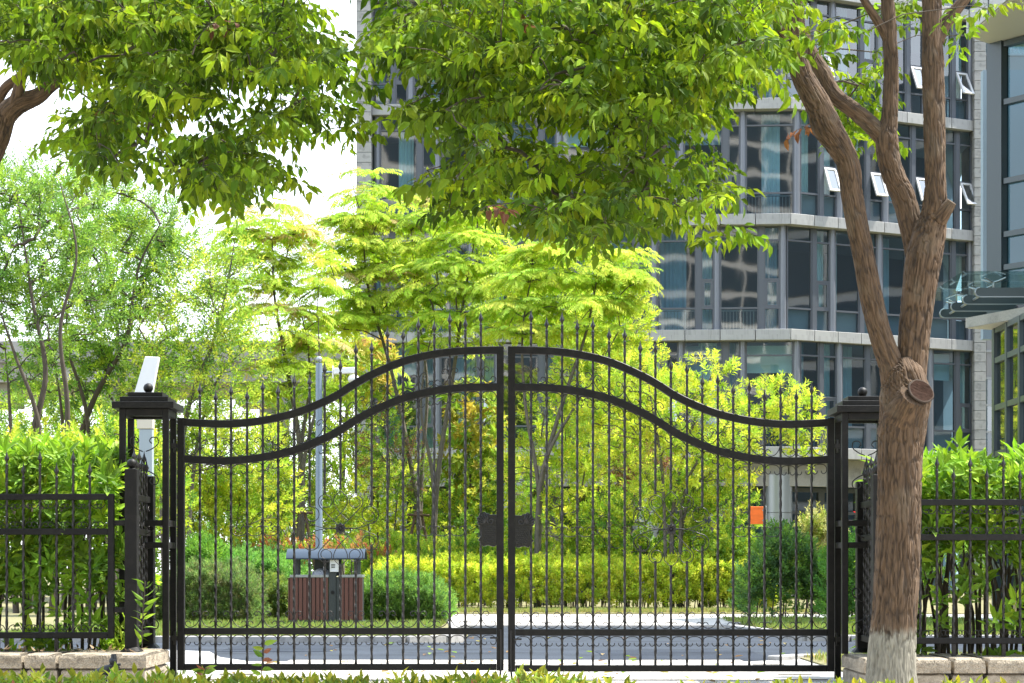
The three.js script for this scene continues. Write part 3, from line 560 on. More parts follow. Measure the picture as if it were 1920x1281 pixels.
  // recessed strip of glazing and grey panels right of the pier
  const sx0 = px(1849, 69.4), sx1 = sx0 + 3.2, sg = once('stripP', () => paneGeo(3.1, 0.9)), sf = merge([box(-1.6, 1.6, -0.02, 0.05, -0.05, 0.06)]), sp = box(-1.58, 1.58, 0.06, 0.94, -0.04, 0.02);
  for (let k = 0; k < 25; k++) {
    const y = k * 0.95, m = put(t, 'strip_window', sf, silver, V((sx0 + sx1) / 2, y, -69.4));
    if ([3, 4, 8, 9, 13, 14, 18, 19].includes(k)) kid(m, 'spandrel', sp, spandrel, 0, 0, 0); else { kid(m, 'pane', sg, glass[k % 4], 0, 0.5, 0); if (k % 3) kid(m, 'curtain', curtainGeo(2.6, 0.9), curtainMats[k % 4], 0, 0.5, -0.35); }
  }
  part(t, 'strip_back', box(sx0, sx1, 0, 23.7, -71.2, -71), roomWall);
  part(t, 'strip_side', box(sx0 - 0.5, sx0 - 0.35, 0, 23.7, -71, -68), fascia);
}

// ------------------------------------------------------------------ glass fronted building at the right edge
{
  const t = thing('glass_pavilion', 'dark framed glass building with a pale overhang at the right edge of the picture', 'building', V(9, 0, -34));
  const Wx = 8.63, zs = []; for (let i = 0; i < 7; i++) zs.push(-35.05 + i * 0.88);
  const ys = [0.05, 0.9, 1.75, 2.9, 3.72, 4.56, 5.1];
  for (let i = 0; i < zs.length; i++) part(t, 'mullion', box(Wx - 0.06, Wx + 0.1, 0, 5.14, zs[i] - 0.06, zs[i] + 0.06), darkFrame);
  for (let i = 0; i < zs.length - 1; i++) {
    const tr = (y) => box(Wx - 0.05, Wx + 0.06, y - 0.05, y + 0.05, zs[i] + 0.061, zs[i + 1] - 0.061), w = part(t, 'window', tr(ys[0]), darkFrame);
    for (const y of ys.slice(1)) part(w, 'transom', tr(y), darkFrame);
    for (let k = 0; k < 6; k++) { const g = new THREE.PlaneGeometry(0.76, ys[k + 1] - ys[k] - 0.1).rotateY(-Math.PI / 2).translate(Wx, (ys[k] + ys[k + 1]) / 2, (zs[i] + zs[i + 1]) / 2); part(w, 'pane', uvBox(g), glassMirror); }
  }
  part(t, 'corner_return', box(Wx, 14, 0, 5.14, -35.4, -35.12), darkFrame);
  part(t, 'room_wall', box(10.6, 10.8, 0, 10.5, -35.1, -29), roomDark);
  part(t, 'room_floor', box(8.7, 10.6, -0.1, 0.04, -35.1, -29), roomWall);
  part(t, 'canopy_slab', slab([[8.08, -35.05], [8.66, -35.3], [12, -35.3], [12, -32.6], [9.2, -32.6]], 5.15, 5.33), fascia);
  part(t, 'slab_soffit', slab([[8.12, -35.05], [8.66, -35.27], [12, -35.27], [12, -32.63], [9.22, -32.63]], 5.141, 5.149), soffit);
  // upper storey, its glass turned towards the street
  const U = [8.9, -36.0], d = [0.585, 0.811], th = Math.atan2(-d[1], d[0]);
  const at = (s, y) => V(U[0] + d[0] * s, y, U[1] + d[1] * s);
  const G = (g) => { g.rotateY(th).translate(U[0], 0, U[1]); return uvBox(g); };
  part(t, 'corner_post', G(new THREE.BoxGeometry(0.34, 5.2, 0.2).translate(-0.02, 7.92, 0)), darkFrame);
  const hs = [5.35, 6.35, 6.95, 7.92, 9.36, 10.42];
  for (let i = 0; i < 4; i++) {
    const a = 0.18 + i * 1.6, b = a + 1.5;
    const bars = hs.map(y => new THREE.BoxGeometry(1.5, 0.1, 0.14).translate((a + b) / 2, y, 0)); bars.push(new THREE.BoxGeometry(0.1, 5.1, 0.16).translate(b + 0.05, 7.9, 0));
    const w = part(t, 'window', G(bars.pop()), darkFrame);
    for (const q of bars) part(w, 'transom', G(q), darkFrame);
    for (let k = 0; k < 5; k++) part(w, 'pane', G(new THREE.PlaneGeometry(1.5, hs[k + 1] - hs[k] - 0.1).translate((a + b) / 2, (hs[k] + hs[k + 1]) / 2, -0.02)), glassDeep);
    part(w, 'curtain', G(new THREE.PlaneGeometry(0.8, 4.8).translate(a + 0.6, 7.9, -0.5)), curtainMats[(i + 3) % 4]);
  }
  part(t, 'back_wall', box(9.1, 16, 5.3, 10.5, -38.2, -38), roomWall);
  // overhang at the top, in panels
  const ov = [[8.22, -35.6], [8.95, -36.3], [14, -36.3], [14, -30], [8.62, -30]];
  part(t, 'roof_overhang', slab(ov, 10.5, 10.93), clad[0]);
  part(t, 'overhang_soffit', slab([[8.25, -35.58], [8.96, -36.26], [14, -36.26], [14, -30.02], [8.65, -30.02]], 10.485, 10.497), soffit);
  for (let k = 0; k < 5; k++) { const f = k * 1.1; part(t, 'panel_joint', box(8.2 + f * 0.0714 + 0.014, 8.2 + f * 0.0714 + 0.03, 10.49, 10.935, -35.4 + f, -35.39 + f), darkFrame); }
  // entrance canopy: round-nosed dark beams carrying glass on spider clamps
  const c = thing('glass_canopy', 'glass entrance canopy on four dark round-nosed beams, above the pale slab at right', 'canopy', V(9, 5.6, -35));
  for (let i = 0; i < 4; i++) {
    const z = -33.9 - i * 0.93, r = 0.078;
    part(c, 'beam', merge([uvBox(new THREE.BoxGeometry(6, 2 * r, 0.1).translate(8.05 + 3, 5.62, z)), new THREE.CylinderGeometry(r, r, 0.1, 16, 1, false, Math.PI, Math.PI).rotateX(Math.PI / 2).translate(8.05, 5.62, z)]), darkFrame);
    part(c, 'beam_edge', merge([new THREE.TorusGeometry(r, 0.012, 6, 18, Math.PI).rotateZ(Math.PI / 2).translate(8.05, 5.62, z + 0.052), box(8.05, 14, 5.62 - r - 0.012, 5.62 - r + 0.006, z + 0.045, z + 0.06)]), silver);
    if (i < 3) part(c, 'tie_rod', wire([V(8.16, 5.62, z), V(8.16, 5.62, z - 0.93)], 0.022, 0.3, 8), silver);
    part(c, 'spider_clamp', merge([wire([V(8.3, 5.7, z), V(8.3, 5.8, z)], 0.02, 0.05, 8), wire([V(8.12, 5.86, z - 0.12), V(8.3, 5.8, z), V(8.48, 5.86, z + 0.12)], 0.014, 0.05, 6), wire([V(8.12, 5.86, z + 0.12), V(8.3, 5.8, z), V(8.48, 5.86, z - 0.12)], 0.014, 0.05, 6)]), silver);
  }
  for (let i = 0; i < 3; i++) part(c, 'glass_panel', new THREE.PlaneGeometry(6.4, 1.204).rotateX(-Math.PI / 2).translate(10.82, 5.89, -36.9 + (i + 0.5) * 1.22), canopyGlass);
}

// ------------------------------------------------------------------ block across the street, behind the viewer: what the windows reflect
{
  const t = thing('facing_building', 'tall pale banded office block across the street, behind the viewer', 'building', V(6, 0, 110));
  part(t, 'wall', box(-75, 75, 0, 76, 110, 120), farWall);
  t.rotation.y = -0.6;
  const wg = box(-3.7, 3.7, 0, 2.9, -0.07, 0.05), pg = box(-3.6, 3.6, 0.1, 2.8, -0.1, -0.075), mg = box(-0.12, 0.12, 0.1, 2.8, -0.16, -0.105);
  for (let k = 0; k < 20; k++) for (let i = 0; i < 18; i++) {
    const w = put(t, 'window', wg, frameMat, V(-68 + i * 7.8, 0.7 + k * 3.75, 110));
    for (const [n, g, m] of [['pane', pg, farGlass], ['mullion', mg, farWall]]) { const q = new THREE.Mesh(g, m); q.name = n; w.add(q); }
  }
}

{
  const t = thing('neighbouring_building', 'pale banded office block out of view to the right', 'building', V(46, 0, -40));
  part(t, 'wall', box(46, 56, 0, 26, -75, -8), farWall);
  for (let k = 0; k < 7; k++) for (let i = 0; i < 13; i++) {
    const w = part(t, 'window', box(45.93, 46.05, 0.9 + k * 3.7, 4.1 + k * 3.7, -74 + i * 5, -74 + i * 5 + 4.7), frameMat);
    part(w, 'pane', box(45.9, 45.925, 1.0 + k * 3.7, 4.0 + k * 3.7, -73.9 + i * 5, -73.9 + i * 5 + 4.5), farGlass);
  }
}

// ------------------------------------------------------------------ raised roadway far off behind the left trees
{
  const D = 78, t = thing('viaduct', 'pale concrete raised road on thick columns far behind the left trees', 'viaduct', V(-14, 0, -D));
  part(t, 'deck', box(-60, -6.5, 8.3, 9.1, -D - 8, -D), concrete);
  part(t, 'parapet', box(-60, -6.5, 9.1, 9.9, -D + 0.02, -D + 0.25), concrete);
  for (const p of [-330, -60, 213, 503]) { const x = (p - 960) / F * D; part(t, 'column', merge([uvBox(new THREE.CylinderGeometry(0.62, 0.62, 8, 24).translate(x, 4, -D - 2)), box(x - 1.4, x + 1.4, 7.5, 8.29, -D - 3.4, -D - 0.6)]), concrete); }
}

// ------------------------------------------------------------------ litter bin, camera pole, leaning lamp, sign, garden spotlight
{
  const D = 30, k = D / F, X = (p) => (p - 960) * k, Y = (p) => EYE + (HORIZON - p) * k;
  const slat = new THREE.MeshStandardMaterial({ map: rep(tex(256, (u, v) => { const n = fbm(u * 30, v * 2, 301, 4, 30, 2); return [0.07 + 0.045 * n, 0.024 + 0.018 * n, 0.018 + 0.012 * n]; }), 3, 1), roughness: 0.55 });
  const dark = new THREE.MeshStandardMaterial({ color: lin(0.022, 0.028, 0.03), roughness: 0.5 });
  const blue = new THREE.MeshStandardMaterial({ color: lin(0.03, 0.045, 0.065), roughness: 0.38, metalness: 0.3 });
  const zf = -D, zb = -D - 0.42, t = thing('litter_bin', 'double litter bin with brown slats and curved metal roof behind the left gate leaf', 'litter bin', V(X(612), Y(1174), -D - 0.2));
  const roofP = []; for (let i = 0; i <= 14; i++) { const a = lerp(-0.95, 0.95, i / 14); roofP.push([Math.sin(a) * 0.34, Math.cos(a) * 0.34 - 0.2]); }
  const sh = new THREE.Shape([...roofP.map(([a, b]) => new THREE.Vector2(a, b)), ...roofP.slice().reverse().map(([a, b]) => new THREE.Vector2(a * 1.01, b - 0.022))]);
  part(t, 'roof', uvBox(new THREE.ExtrudeGeometry(sh, { depth: X(684) - X(537), bevelEnabled: false }).rotateY(Math.PI / 2).translate(X(537), Y(1046), (zf + zb) / 2)), blue);
  for (const p of [554, 668]) for (const z of [zf - 0.06, zb + 0.06]) part(t, 'post', rbox(X(p) - 0.038, X(p) + 0.038, Y(1172), Y(1043), z - 0.03, z + 0.03), dark);
  part(t, 'back_board', rbox(X(586), X(637), Y(1080), Y(1046), zb + 0.1, zb + 0.16), dark);
  part(t, 'centre_panel', rbox(X(616.5), X(630), Y(1164), Y(1046), zf - 0.08, zf + 0.012), dark);
  part(t, 'side_trim', rbox(X(630.3), X(636), Y(1164), Y(1082), zf - 0.1, zf - 0.004), dark);
  for (const [a, b] of [[543, 616], [636.5, 680]]) {
    part(t, 'body', rbox(X(a) + 0.012, X(b) - 0.012, Y(1164), Y(1083), zb + 0.02, zf - 0.03), dark);
    part(t, 'rim', rbox(X(a), X(b), Y(1083), Y(1078), zb, zf + 0.006), silver);
    const n = Math.round((b - a) / 8.3), w = (b - a) / n;
    for (let i = 0; i < n; i++) part(t, 'slat', rbox(X(a + i * w + 0.7), X(a + (i + 1) * w - 0.7), Y(1163.5), Y(1083.4), zf - 0.028, zf, 0.006), slat);
  }
  for (let i = 0; i < 3; i++) part(t, 'slat', rbox(X(543) - 0.03, X(543) - 0.004, Y(1163.5), Y(1083.4), zf - 0.15 - i * 0.12, zf - 0.05 - i * 0.12, 0.006), slat);
  part(t, 'base', rbox(X(541), X(682), Y(1166.5), Y(1163.8), zb - 0.01, zf + 0.02), dark);
  part(t, 'plinth', rbox(X(560), X(662), -0.02, Y(1166.6), zb + 0.06, zf - 0.06), dark);
  part(t, 'keyhole', new THREE.CylinderGeometry(0.028, 0.028, 0.008, 18).rotateX(Math.PI / 2).translate(X(624), Y(1111), zf + 0.017), new THREE.MeshStandardMaterial({ color: lin(0.004, 0.004, 0.004), roughness: 0.9 }));
  const plate = part(t, 'ash_plate', merge([box(X(619), X(635), Y(1051.6), Y(1050), zf + 0.013, zf + 0.03), box(X(619), X(635), Y(1072.4), Y(1070.8), zf + 0.013, zf + 0.03), box(X(619), X(620.6), Y(1070.8), Y(1051.6), zf + 0.013, zf + 0.03), box(X(633.4), X(635), Y(1070.8), Y(1051.6), zf + 0.013, zf + 0.03), box(X(620.6), X(633.4), Y(1070.8), Y(1051.6), zf + 0.013, zf + 0.018)]), new THREE.MeshStandardMaterial({ color: lin(0.55, 0.56, 0.56), roughness: 0.4 }));
  for (const y of [1059.5, 1063.5]) part(plate, 'slot', box(X(621.2), X(628.4), Y(y + 1.3), Y(y - 1.1), zf + 0.0185, zf + 0.021), dark);
  // bag of rubbish lying on the left bin
  const bg = new THREE.IcosahedronGeometry(0.14, 4), bp = bg.attributes.position;
  for (let i = 0; i < bp.count; i++) { const v = V(bp.getX(i), bp.getY(i), bp.getZ(i)), n = fbm(v.x * 22 + 5, v.y * 22 + v.z * 18, 311, 3); v.multiplyScalar(0.75 + 0.5 * n); bp.setXYZ(i, v.x, Math.max(-0.03, v.y * 0.62), v.z); }
  bg.computeVertexNormals();
  const bag = new THREE.Mesh(bg, new THREE.MeshPhysicalMaterial({ color: lin(0.32, 0.34, 0.38), roughness: 0.35, transmission: 0.2 })); bag.name = 'rubbish_bag'; bag.position.set(X(601), Y(1077), -D - 0.2); tag(bag, 'crumpled pale plastic bag lying on top of the left half of the litter bin', 'bag'); scene.add(bag);
}
{
  const D = 33, k = D / F, X = (p) => (p - 960) * k, Y = (p) => EYE + (HORIZON - p) * k;
  const grey = new THREE.MeshStandardMaterial({ color: lin(0.17, 0.22, 0.28), roughness: 0.45, metalness: 0.2 }), white = new THREE.MeshStandardMaterial({ color: lin(0.66, 0.67, 0.67), roughness: 0.4 });
  const t = thing('camera_pole', 'slim blue grey steel pole with ball top standing behind the litter bin', 'pole', V(X(598), 0, -D));
  part(t, 'shaft', new THREE.CylinderGeometry(0.056, 0.06, Y(681), 20).translate(X(598), Y(681) / 2, -D), grey);
  part(t, 'ball', new THREE.SphereGeometry(0.052, 16, 12).translate(X(598.5), Y(674), -D), silver);
  part(t, 'arm', wire([V(X(600), Y(698), -D), V(X(626), Y(698), -D)], 0.02, 0.05, 10), grey);
  const c = thing('security_camera', 'white security camera on the side arm of the blue grey pole', 'camera', V(X(626), Y(697), -D));
  part(c, 'housing', new RoundedBoxGeometry(X(666) - X(625), 0.1, 0.12, 2, 0.012).rotateZ(0.05).translate(X(645.5), Y(695.5), -D), white);
  part(c, 'end_plate', rbox(X(623.5), X(625), Y(710), Y(686), -D - 0.08, -D + 0.08), white);
  part(c, 'dome', new THREE.SphereGeometry(0.1, 20, 14).scale(1, 0.8, 1).translate(X(663), Y(711), -D), white);
  part(c, 'bracket', wire([V(X(657), Y(703), -D), V(X(662), Y(707), -D)], 0.02, 0.03, 8), white);
}
{
  const D = 26, k = D / F, X = (p) => (p - 960) * k, Y = (p) => EYE + (HORIZON - p) * k;
  const white = new THREE.MeshStandardMaterial({ color: lin(0.7, 0.7, 0.69), roughness: 0.45 }), beige = new THREE.MeshStandardMaterial({ color: lin(0.55, 0.5, 0.4), roughness: 0.5 });
  const t = thing('lamp_post', 'white lamp post with a leaning flat head, rising behind the left gate pillar', 'lamp post', V(X(274), 0, -D));
  const sh = new THREE.Shape([[253, 740], [274, 670], [298, 671], [285, 740]].map(([a, b]) => new THREE.Vector2(X(a), Y(b))));
  part(t, 'head', uvBox(new THREE.ExtrudeGeometry(sh, { depth: 0.1, bevelEnabled: true, bevelSize: 0.006, bevelThickness: 0.006, bevelSegments: 2 }).translate(0, 0, -D - 0.05)), white);
  part(t, 'neck', rbox(X(258), X(288), Y(805), Y(740.5), -D - 0.07, -D + 0.07, 0.01), beige);
  part(t, 'post', rbox(X(262), X(287), -0.02, Y(805.3), -D - 0.06, -D + 0.06, 0.01), new THREE.MeshStandardMaterial({ color: lin(0.3, 0.35, 0.37), roughness: 0.5 }));
}
{
  const D = 40.4, k = D / F, X = (p) => (p - 960) * k, Y = (p) => EYE + (HORIZON - p) * k;
  const t = thing('orange_sign', 'orange sign board on a pale post beside the round grey column', 'sign', V(X(1435), 0, -D));
  part(t, 'board', rbox(X(1405), X(1432.5), Y(983), Y(950), -D - 0.02, -D + 0.02, 0.006), new THREE.MeshStandardMaterial({ color: lin(0.85, 0.16, 0.015), roughness: 0.6, map: rep(tex(128, (u, v) => { const n = 0.75 + 0.35 * fbm(u * 6, v * 14, 321, 3, 6, 14); return [n, n, n]; }), 1.5, 1.5) }));
  for (const q of [957, 976]) part(t, 'bolt', new THREE.CylinderGeometry(0.012, 0.012, 0.012, 10).rotateX(Math.PI / 2).translate(X(1430), Y(q), -D + 0.024), silver);
  part(t, 'post', rbox(X(1433), X(1437.5), -0.1, Y(949), -D - 0.03, -D + 0.03, 0.006), silver);
}
{
  const D = 12.4, k = D / F, X = (p) => (p - 960) * k, Y = (p) => EYE + (HORIZON - p) * k;
  const black = new THREE.MeshStandardMaterial({ color: lin(0.012, 0.013, 0.015), roughness: 0.45 });
  const t = thing('garden_spotlight', 'black garden spotlight tilted on a bracket in the front hedge, before the left wall', 'spotlight', V(X(205), 0, -D));
  part(t, 'lamp_body', lathe([[0.001, -0.085], [0.036, -0.085], [0.042, -0.07], [0.042, -0.01], [0.034, 0.02], [0.026, 0.055], [0.014, 0.075], [0.012, 0.1], [0.001, 0.1]], 20).rotateZ(-0.92).translate(X(187), Y(1264), -D), black);
  part(t, 'knuckle', merge([new THREE.SphereGeometry(0.026, 16, 12).translate(X(212), Y(1240), -D), new THREE.CylinderGeometry(0.016, 0.02, 0.03, 12).translate(X(213), Y(1231), -D), wire([V(X(212), Y(1242), -D), V(X(217), Y(1247), -D), V(X(226), Y(1246), -D)], 0.008, 0.01, 8), wire([V(X(216), Y(1246), -D), V(X(224), Y(1253), -D)], 0.007, 0.01, 8)]), black);
  part(t, 'cable', wire([V(X(220), Y(1252), -D), V(X(208), Y(1256), -D), V(X(201), Y(1266), -D), V(X(199), Y(1290), -D)], 0.0045, 0.01, 6), black);
  part(t, 'stake', wire([V(X(212), Y(1242), -D - 0.02), V(X(208), Y(1275), -D - 0.03), V(X(207), 0, -D - 0.03)], 0.011, 0.03, 8), black);
}
{
  const D = 47, k = D / F, t = thing('garden_wall', 'low pale wall piece glimpsed between the shrubs right of the lock plate', 'wall', V((1030 - 960) * k, 0, -D));
  part(t, 'wall', box((1000 - 960) * k, (1062 - 960) * k, -0.1, EYE + (HORIZON - 985) * k, -D - 0.3, -D), fascia);
}
// ------------------------------------------------------------------ leaves
const leafMat = new THREE.MeshPhysicalMaterial({ vertexColors: true, roughness: 0.9, transmission: 0.54, thickness: 0, clearcoat: 0.05, clearcoatRoughness: 0.4, specularIntensity: 0.25, side: THREE.DoubleSide, color: lin(1, 1, 1) });
const glossLeaf = new THREE.MeshPhysicalMaterial({ vertexColors: true, roughness: 0.9, transmission: 0.44, thickness: 0, specularIntensity: 0.3, clearcoat: 0.22, clearcoatRoughness: 0.32, side: THREE.DoubleSide, color: lin(1, 1, 1) });
const barkTex = tex(256, (u, v) => { const n = fbm(u * 10, v * 4, 201, 4, 10, 4), f = fbm(u * 30, v * 10, 203, 3, 30, 10); const b = 0.10 + 0.09 * (n - 0.4) + 0.07 * (f - 0.5); return [b * 1.08, b * 0.94, b * 0.78]; });
const barkBump = tex(256, (u, v) => fbm(u * 14, v * 4, 205, 4, 14, 4), false);
const barkGrey = new THREE.MeshStandardMaterial({ map: barkTex, bumpMap: barkBump, bumpScale: 0.012, roughness: 0.95 });
const barkDark = new THREE.MeshStandardMaterial({ map: barkTex, color: lin(0.55, 0.5, 0.45), roughness: 0.95 });
const barkBrown = new THREE.MeshStandardMaterial({ map: barkTex, bumpMap: barkBump, bumpScale: 0.01, color: lin(0.9, 0.68, 0.5), roughness: 0.95 });

class Leaves {                                       // collects leaves into one geometry with a tone per leaf
  constructor() { this.p = []; this.c = []; }
  tri(a, b, c, t) { for (const v of [a, b, c]) { this.p.push(v.x, v.y, v.z); this.c.push(t[0], t[1], t[2]); } }
  // full leaf: eight faces, folded along the midrib, bent down
  leaf(base, dir, nrm, L, W, bend, t, fold = 0.22) {
    const side = dir.clone().cross(nrm).normalize(), up = side.clone().cross(dir).normalize();
    const at = (s, w, f) => base.clone().addScaledVector(dir, L * s).addScaledVector(up, -bend * L * s * s + f * W).addScaledVector(side, w * W);
    const m = [at(0, 0, 0), at(0.3, 0, 0), at(0.66, 0, 0), at(1, 0, 0)];
    for (const q of [-1, 1]) {
      const l1 = at(0.26, 0.46 * q, fold), l2 = at(0.6, 0.42 * q, fold * 0.9);
      const T = (a, b, c) => q > 0 ? this.tri(a, b, c, t) : this.tri(a, c, b, t);
      T(m[0], m[1], l1); T(m[1], m[2], l1); T(l1, m[2], l2); T(m[2], m[3], l2);
    }
  }
  small(base, dir, nrm, L, W, t) {                  // small leaf: two faces
    const side = dir.clone().cross(nrm).normalize(), up = side.clone().cross(dir).normalize();
    const m = base.clone().addScaledVector(dir, L), a = base.clone().addScaledVector(dir, L * 0.45);
    const l = a.clone().addScaledVector(side, -W / 2).addScaledVector(up, W * 0.18), r = a.clone().addScaledVector(side, W / 2).addScaledVector(up, W * 0.18);
    this.tri(base, m, l, t); this.tri(base, r, m, t);
  }
  stick(a, b, r, t) {
    const d = b.clone().sub(a).normalize(), s = V(d.y, d.z, d.x).cross(d).normalize(), u = s.clone().cross(d);
    const c = [0, 1, 2].map(k => s.clone().multiplyScalar(Math.cos(k * 2.094) * r).addScaledVector(u, Math.sin(k * 2.094) * r));
    for (let k = 0; k < 3; k++) { const p = a.clone().add(c[k]), q = a.clone().add(c[(k + 1) % 3]); this.tri(p, q, b, t); }
  }
  build() {
    const g = new THREE.BufferGeometry();
    g.setAttribute('position', new THREE.Float32BufferAttribute(this.p, 3)); g.setAttribute('color', new THREE.Float32BufferAttribute(this.c, 3));
    g.computeVertexNormals(); return g;
  }
}
const unit = (r) => { const z = 2 * r() - 1, a = r() * 6.2832, q = Math.sqrt(1 - z * z); return V(q * Math.cos(a), z, q * Math.sin(a)); };
const twigTone = [0.55, 0.4, 0.35];
// a sprig along +y: leaves in a spiral round a twig
function sprig({ n = 12, len = 0.3, L = 0.06, W = 0.03, open = 0.9, bend = 0.2, full = false, seed = 1, tone = 0.35, tip = null, sag = 0 }) {
  const r = rng(seed * 7919 + 13), S = new Leaves();
  S.stick(V(0, 0, 0), V(0, len, 0), Math.max(0.0022, len * 0.008), twigTone);
  for (let i = 0; i < n; i++) {
    const f = (i + 0.6) / n, a = i * 2.4 + r() * 0.8, y = len * (0.15 + 0.85 * f), o = open * (1.15 - 0.45 * f) * (0.8 + 0.4 * r());
    const dir = V(Math.cos(a) * Math.sin(o), Math.cos(o), Math.sin(a) * Math.sin(o)).add(V(0, -sag * r(), 0)).normalize();
    const nr = V(-Math.cos(a) * Math.cos(o), Math.sin(o), -Math.sin(a) * Math.cos(o)).add(unit(r).multiplyScalar(0.55)).normalize();
    const b = 1 - tone * 0.5 + tone * r(), k = 0.75 + 0.45 * r();
    let t = [b * (0.9 + 0.25 * r()), b, b * (0.8 + 0.4 * r())];
    if (tip && f > 0.6) t = [lerp(t[0], tip[0], (f - 0.6) * 2.2), lerp(t[1], tip[1], (f - 0.6) * 2.2), lerp(t[2], tip[2], (f - 0.6) * 2.2)];
    const base = V(Math.cos(a) * 0.01, y, Math.sin(a) * 0.01);
    full ? S.leaf(base, dir, nr, L * k, W * k, bend * (0.6 + 0.8 * r()), t) : S.small(base, dir, nr, L * k, W * k, t);
  }
  return S.build();
}
// a twig held out sideways (+x) whose leaves hang down; kept upright when placed
function hanging({ n = 12, len = 0.24, L = 0.076, W = 0.037, seed = 1, tone = 0.6 }) {
  const r = rng(seed * 6151 + 29), S = new Leaves(), at = (f) => V(len * f, -0.25 * len * f * f, 0.02 * Math.sin(f * 5));
  S.stick(at(0), at(0.5), 0.003, twigTone); S.stick(at(0.5), at(1), 0.0022, twigTone);
  for (let i = 0; i < n; i++) {
    const f = 0.12 + 0.88 * (i + r() * 0.6) / n, a = (i % 2 ? 1 : -1) * (0.6 + 0.9 * r()), h = V(Math.cos(a), 0, Math.sin(a)), d = -0.1 + 1.35 * Math.pow(r(), 0.7);
    const dir = h.clone().multiplyScalar(Math.cos(d)).add(V(0, -Math.sin(d), 0)).normalize();
    const nr = h.clone().multiplyScalar(Math.sin(d)).add(V(0, Math.cos(d), 0)).addScaledVector(unit(r), 0.85).normalize();
    const b = 1 - tone * 0.5 + tone * r(), k = 0.6 + 0.6 * r(), p0 = at(f), p = p0.clone().addScaledVector(dir, 0.022);
    S.stick(p0, p, 0.0012, [1.0, 1.0, 0.8]);
    S.leaf(p, dir, nr, L * k, W * k, 0.12 + 0.3 * r(), [b * (0.9 + 0.25 * r()), b, b * (0.7 + 0.5 * r())], 0.1 + 0.25 * r());
  }
  return S.build();
}
// a rosette of feathered leaves: pairs of leaflets along drooping ribs
function rosette({ fronds = 6, L = 0.42, pairs = 8, leaflet = 0.09, seed = 1, up = 0.35 }) {
  const r = rng(seed * 104729 + 5), S = new Leaves();
  for (let q = 0; q < fronds; q++) {
    const a = q / fronds * 6.283 + r() * 0.7, e = up + (r() - 0.5) * 0.5, len = L * (0.7 + 0.5 * r()), h = V(Math.cos(a), 0, Math.sin(a)), side = V(-Math.sin(a), 0, Math.cos(a));
    const at = (s) => h.clone().multiplyScalar(len * s * Math.cos(e * 0.8)).add(V(0, len * (Math.sin(e) * s - 0.42 * s * s), 0));
    let prev = at(0.0);
    for (let i = 1; i <= pairs; i++) {
      const s = 0.14 + 0.86 * i / pairs, p = at(s), d = p.clone().sub(prev).normalize(); S.stick(prev, p, 0.004, [0.9, 0.8, 0.6]); prev = p;
      for (const w of i === pairs ? [0, 1, -1] : [1, -1]) {
        const dir = side.clone().multiplyScalar(w * 0.95).addScaledVector(d, 0.42 + 0.2 * r()).add(V(0, -0.42 - 0.3 * r(), 0)).normalize();
        const b = 0.8 + 0.4 * r(), l = leaflet * (0.75 + 0.4 * Math.sin(s * 3)) * (0.85 + 0.3 * r());
        S.small(p, dir, V(0, 1, 0).addScaledVector(d, 0.3).addScaledVector(unit(r), 0.25).normalize(), l, l * 0.36, [b * (0.9 + 0.2 * r()), b, b * (0.8 + 0.4 * r())]);
      }
    }
  }
  return S.build();
}
const SPRIGS = {
  fine: [1, 2, 3].map(s => sprig({ n: 20, len: 0.42, L: 0.085, W: 0.036, open: 1.0, seed: s, tone: 0.5 })),
  airy: [4, 5, 6].map(s => sprig({ n: 15, len: 0.5, L: 0.085, W: 0.03, open: 1.05, seed: s, tone: 0.5, sag: 0.3 })),
  bush: [7, 8, 9].map(s => sprig({ n: 18, len: 0.3, L: 0.085, W: 0.04, open: 0.95, seed: s, tone: 0.5 })),
  clip: [10, 11, 12].map(s => sprig({ n: 16, len: 0.17, L: 0.055, W: 0.028, open: 0.85, seed: s, tone: 0.5 })),
  tiny: [13, 14, 15].map(s => sprig({ n: 26, len: 0.16, L: 0.034, W: 0.013, open: 0.9, seed: s, tone: 0.5 })),
  star: [16, 17, 18].map(s => sprig({ n: 20, len: 0.26, L: 0.1, W: 0.032, open: 1.15, seed: s, tone: 0.45 })),
  magnolia: [19, 20].map(s => sprig({ n: 12, len: 0.22, L: 0.21, W: 0.085, open: 0.95, seed: s, tone: 0.4, full: true, bend: 0.1 })),
  feather: [21, 22, 23, 24].map(s => rosette({ seed: s, fronds: 5 + s % 3, L: 0.46, pairs: 8, leaflet: 0.105, up: 0.25 + 0.1 * (s % 3) })),
  red: [25, 26].map(s => sprig({ n: 12, len: 0.2, L: 0.085, W: 0.032, open: 0.6, seed: s, tone: 0.4 })),
  camphor: [31, 32, 33, 34, 35, 36].map(s => hanging({ seed: s, n: 11 + s % 4 })),
  laurel: [41, 42, 43, 44].map(s => sprig({ n: 13, len: 0.17, L: 0.115, W: 0.037, open: 0.95, bend: 0.16, full: true, seed: s, tone: 0.35 })),
  photinia: [51, 52, 53].map(s => sprig({ n: 8, len: 0.09, L: 0.058, W: 0.025, open: 0.75, bend: 0.12, full: true, seed: s, tone: 0.35, tip: [1.5, 0.85, 0.6] })),
};

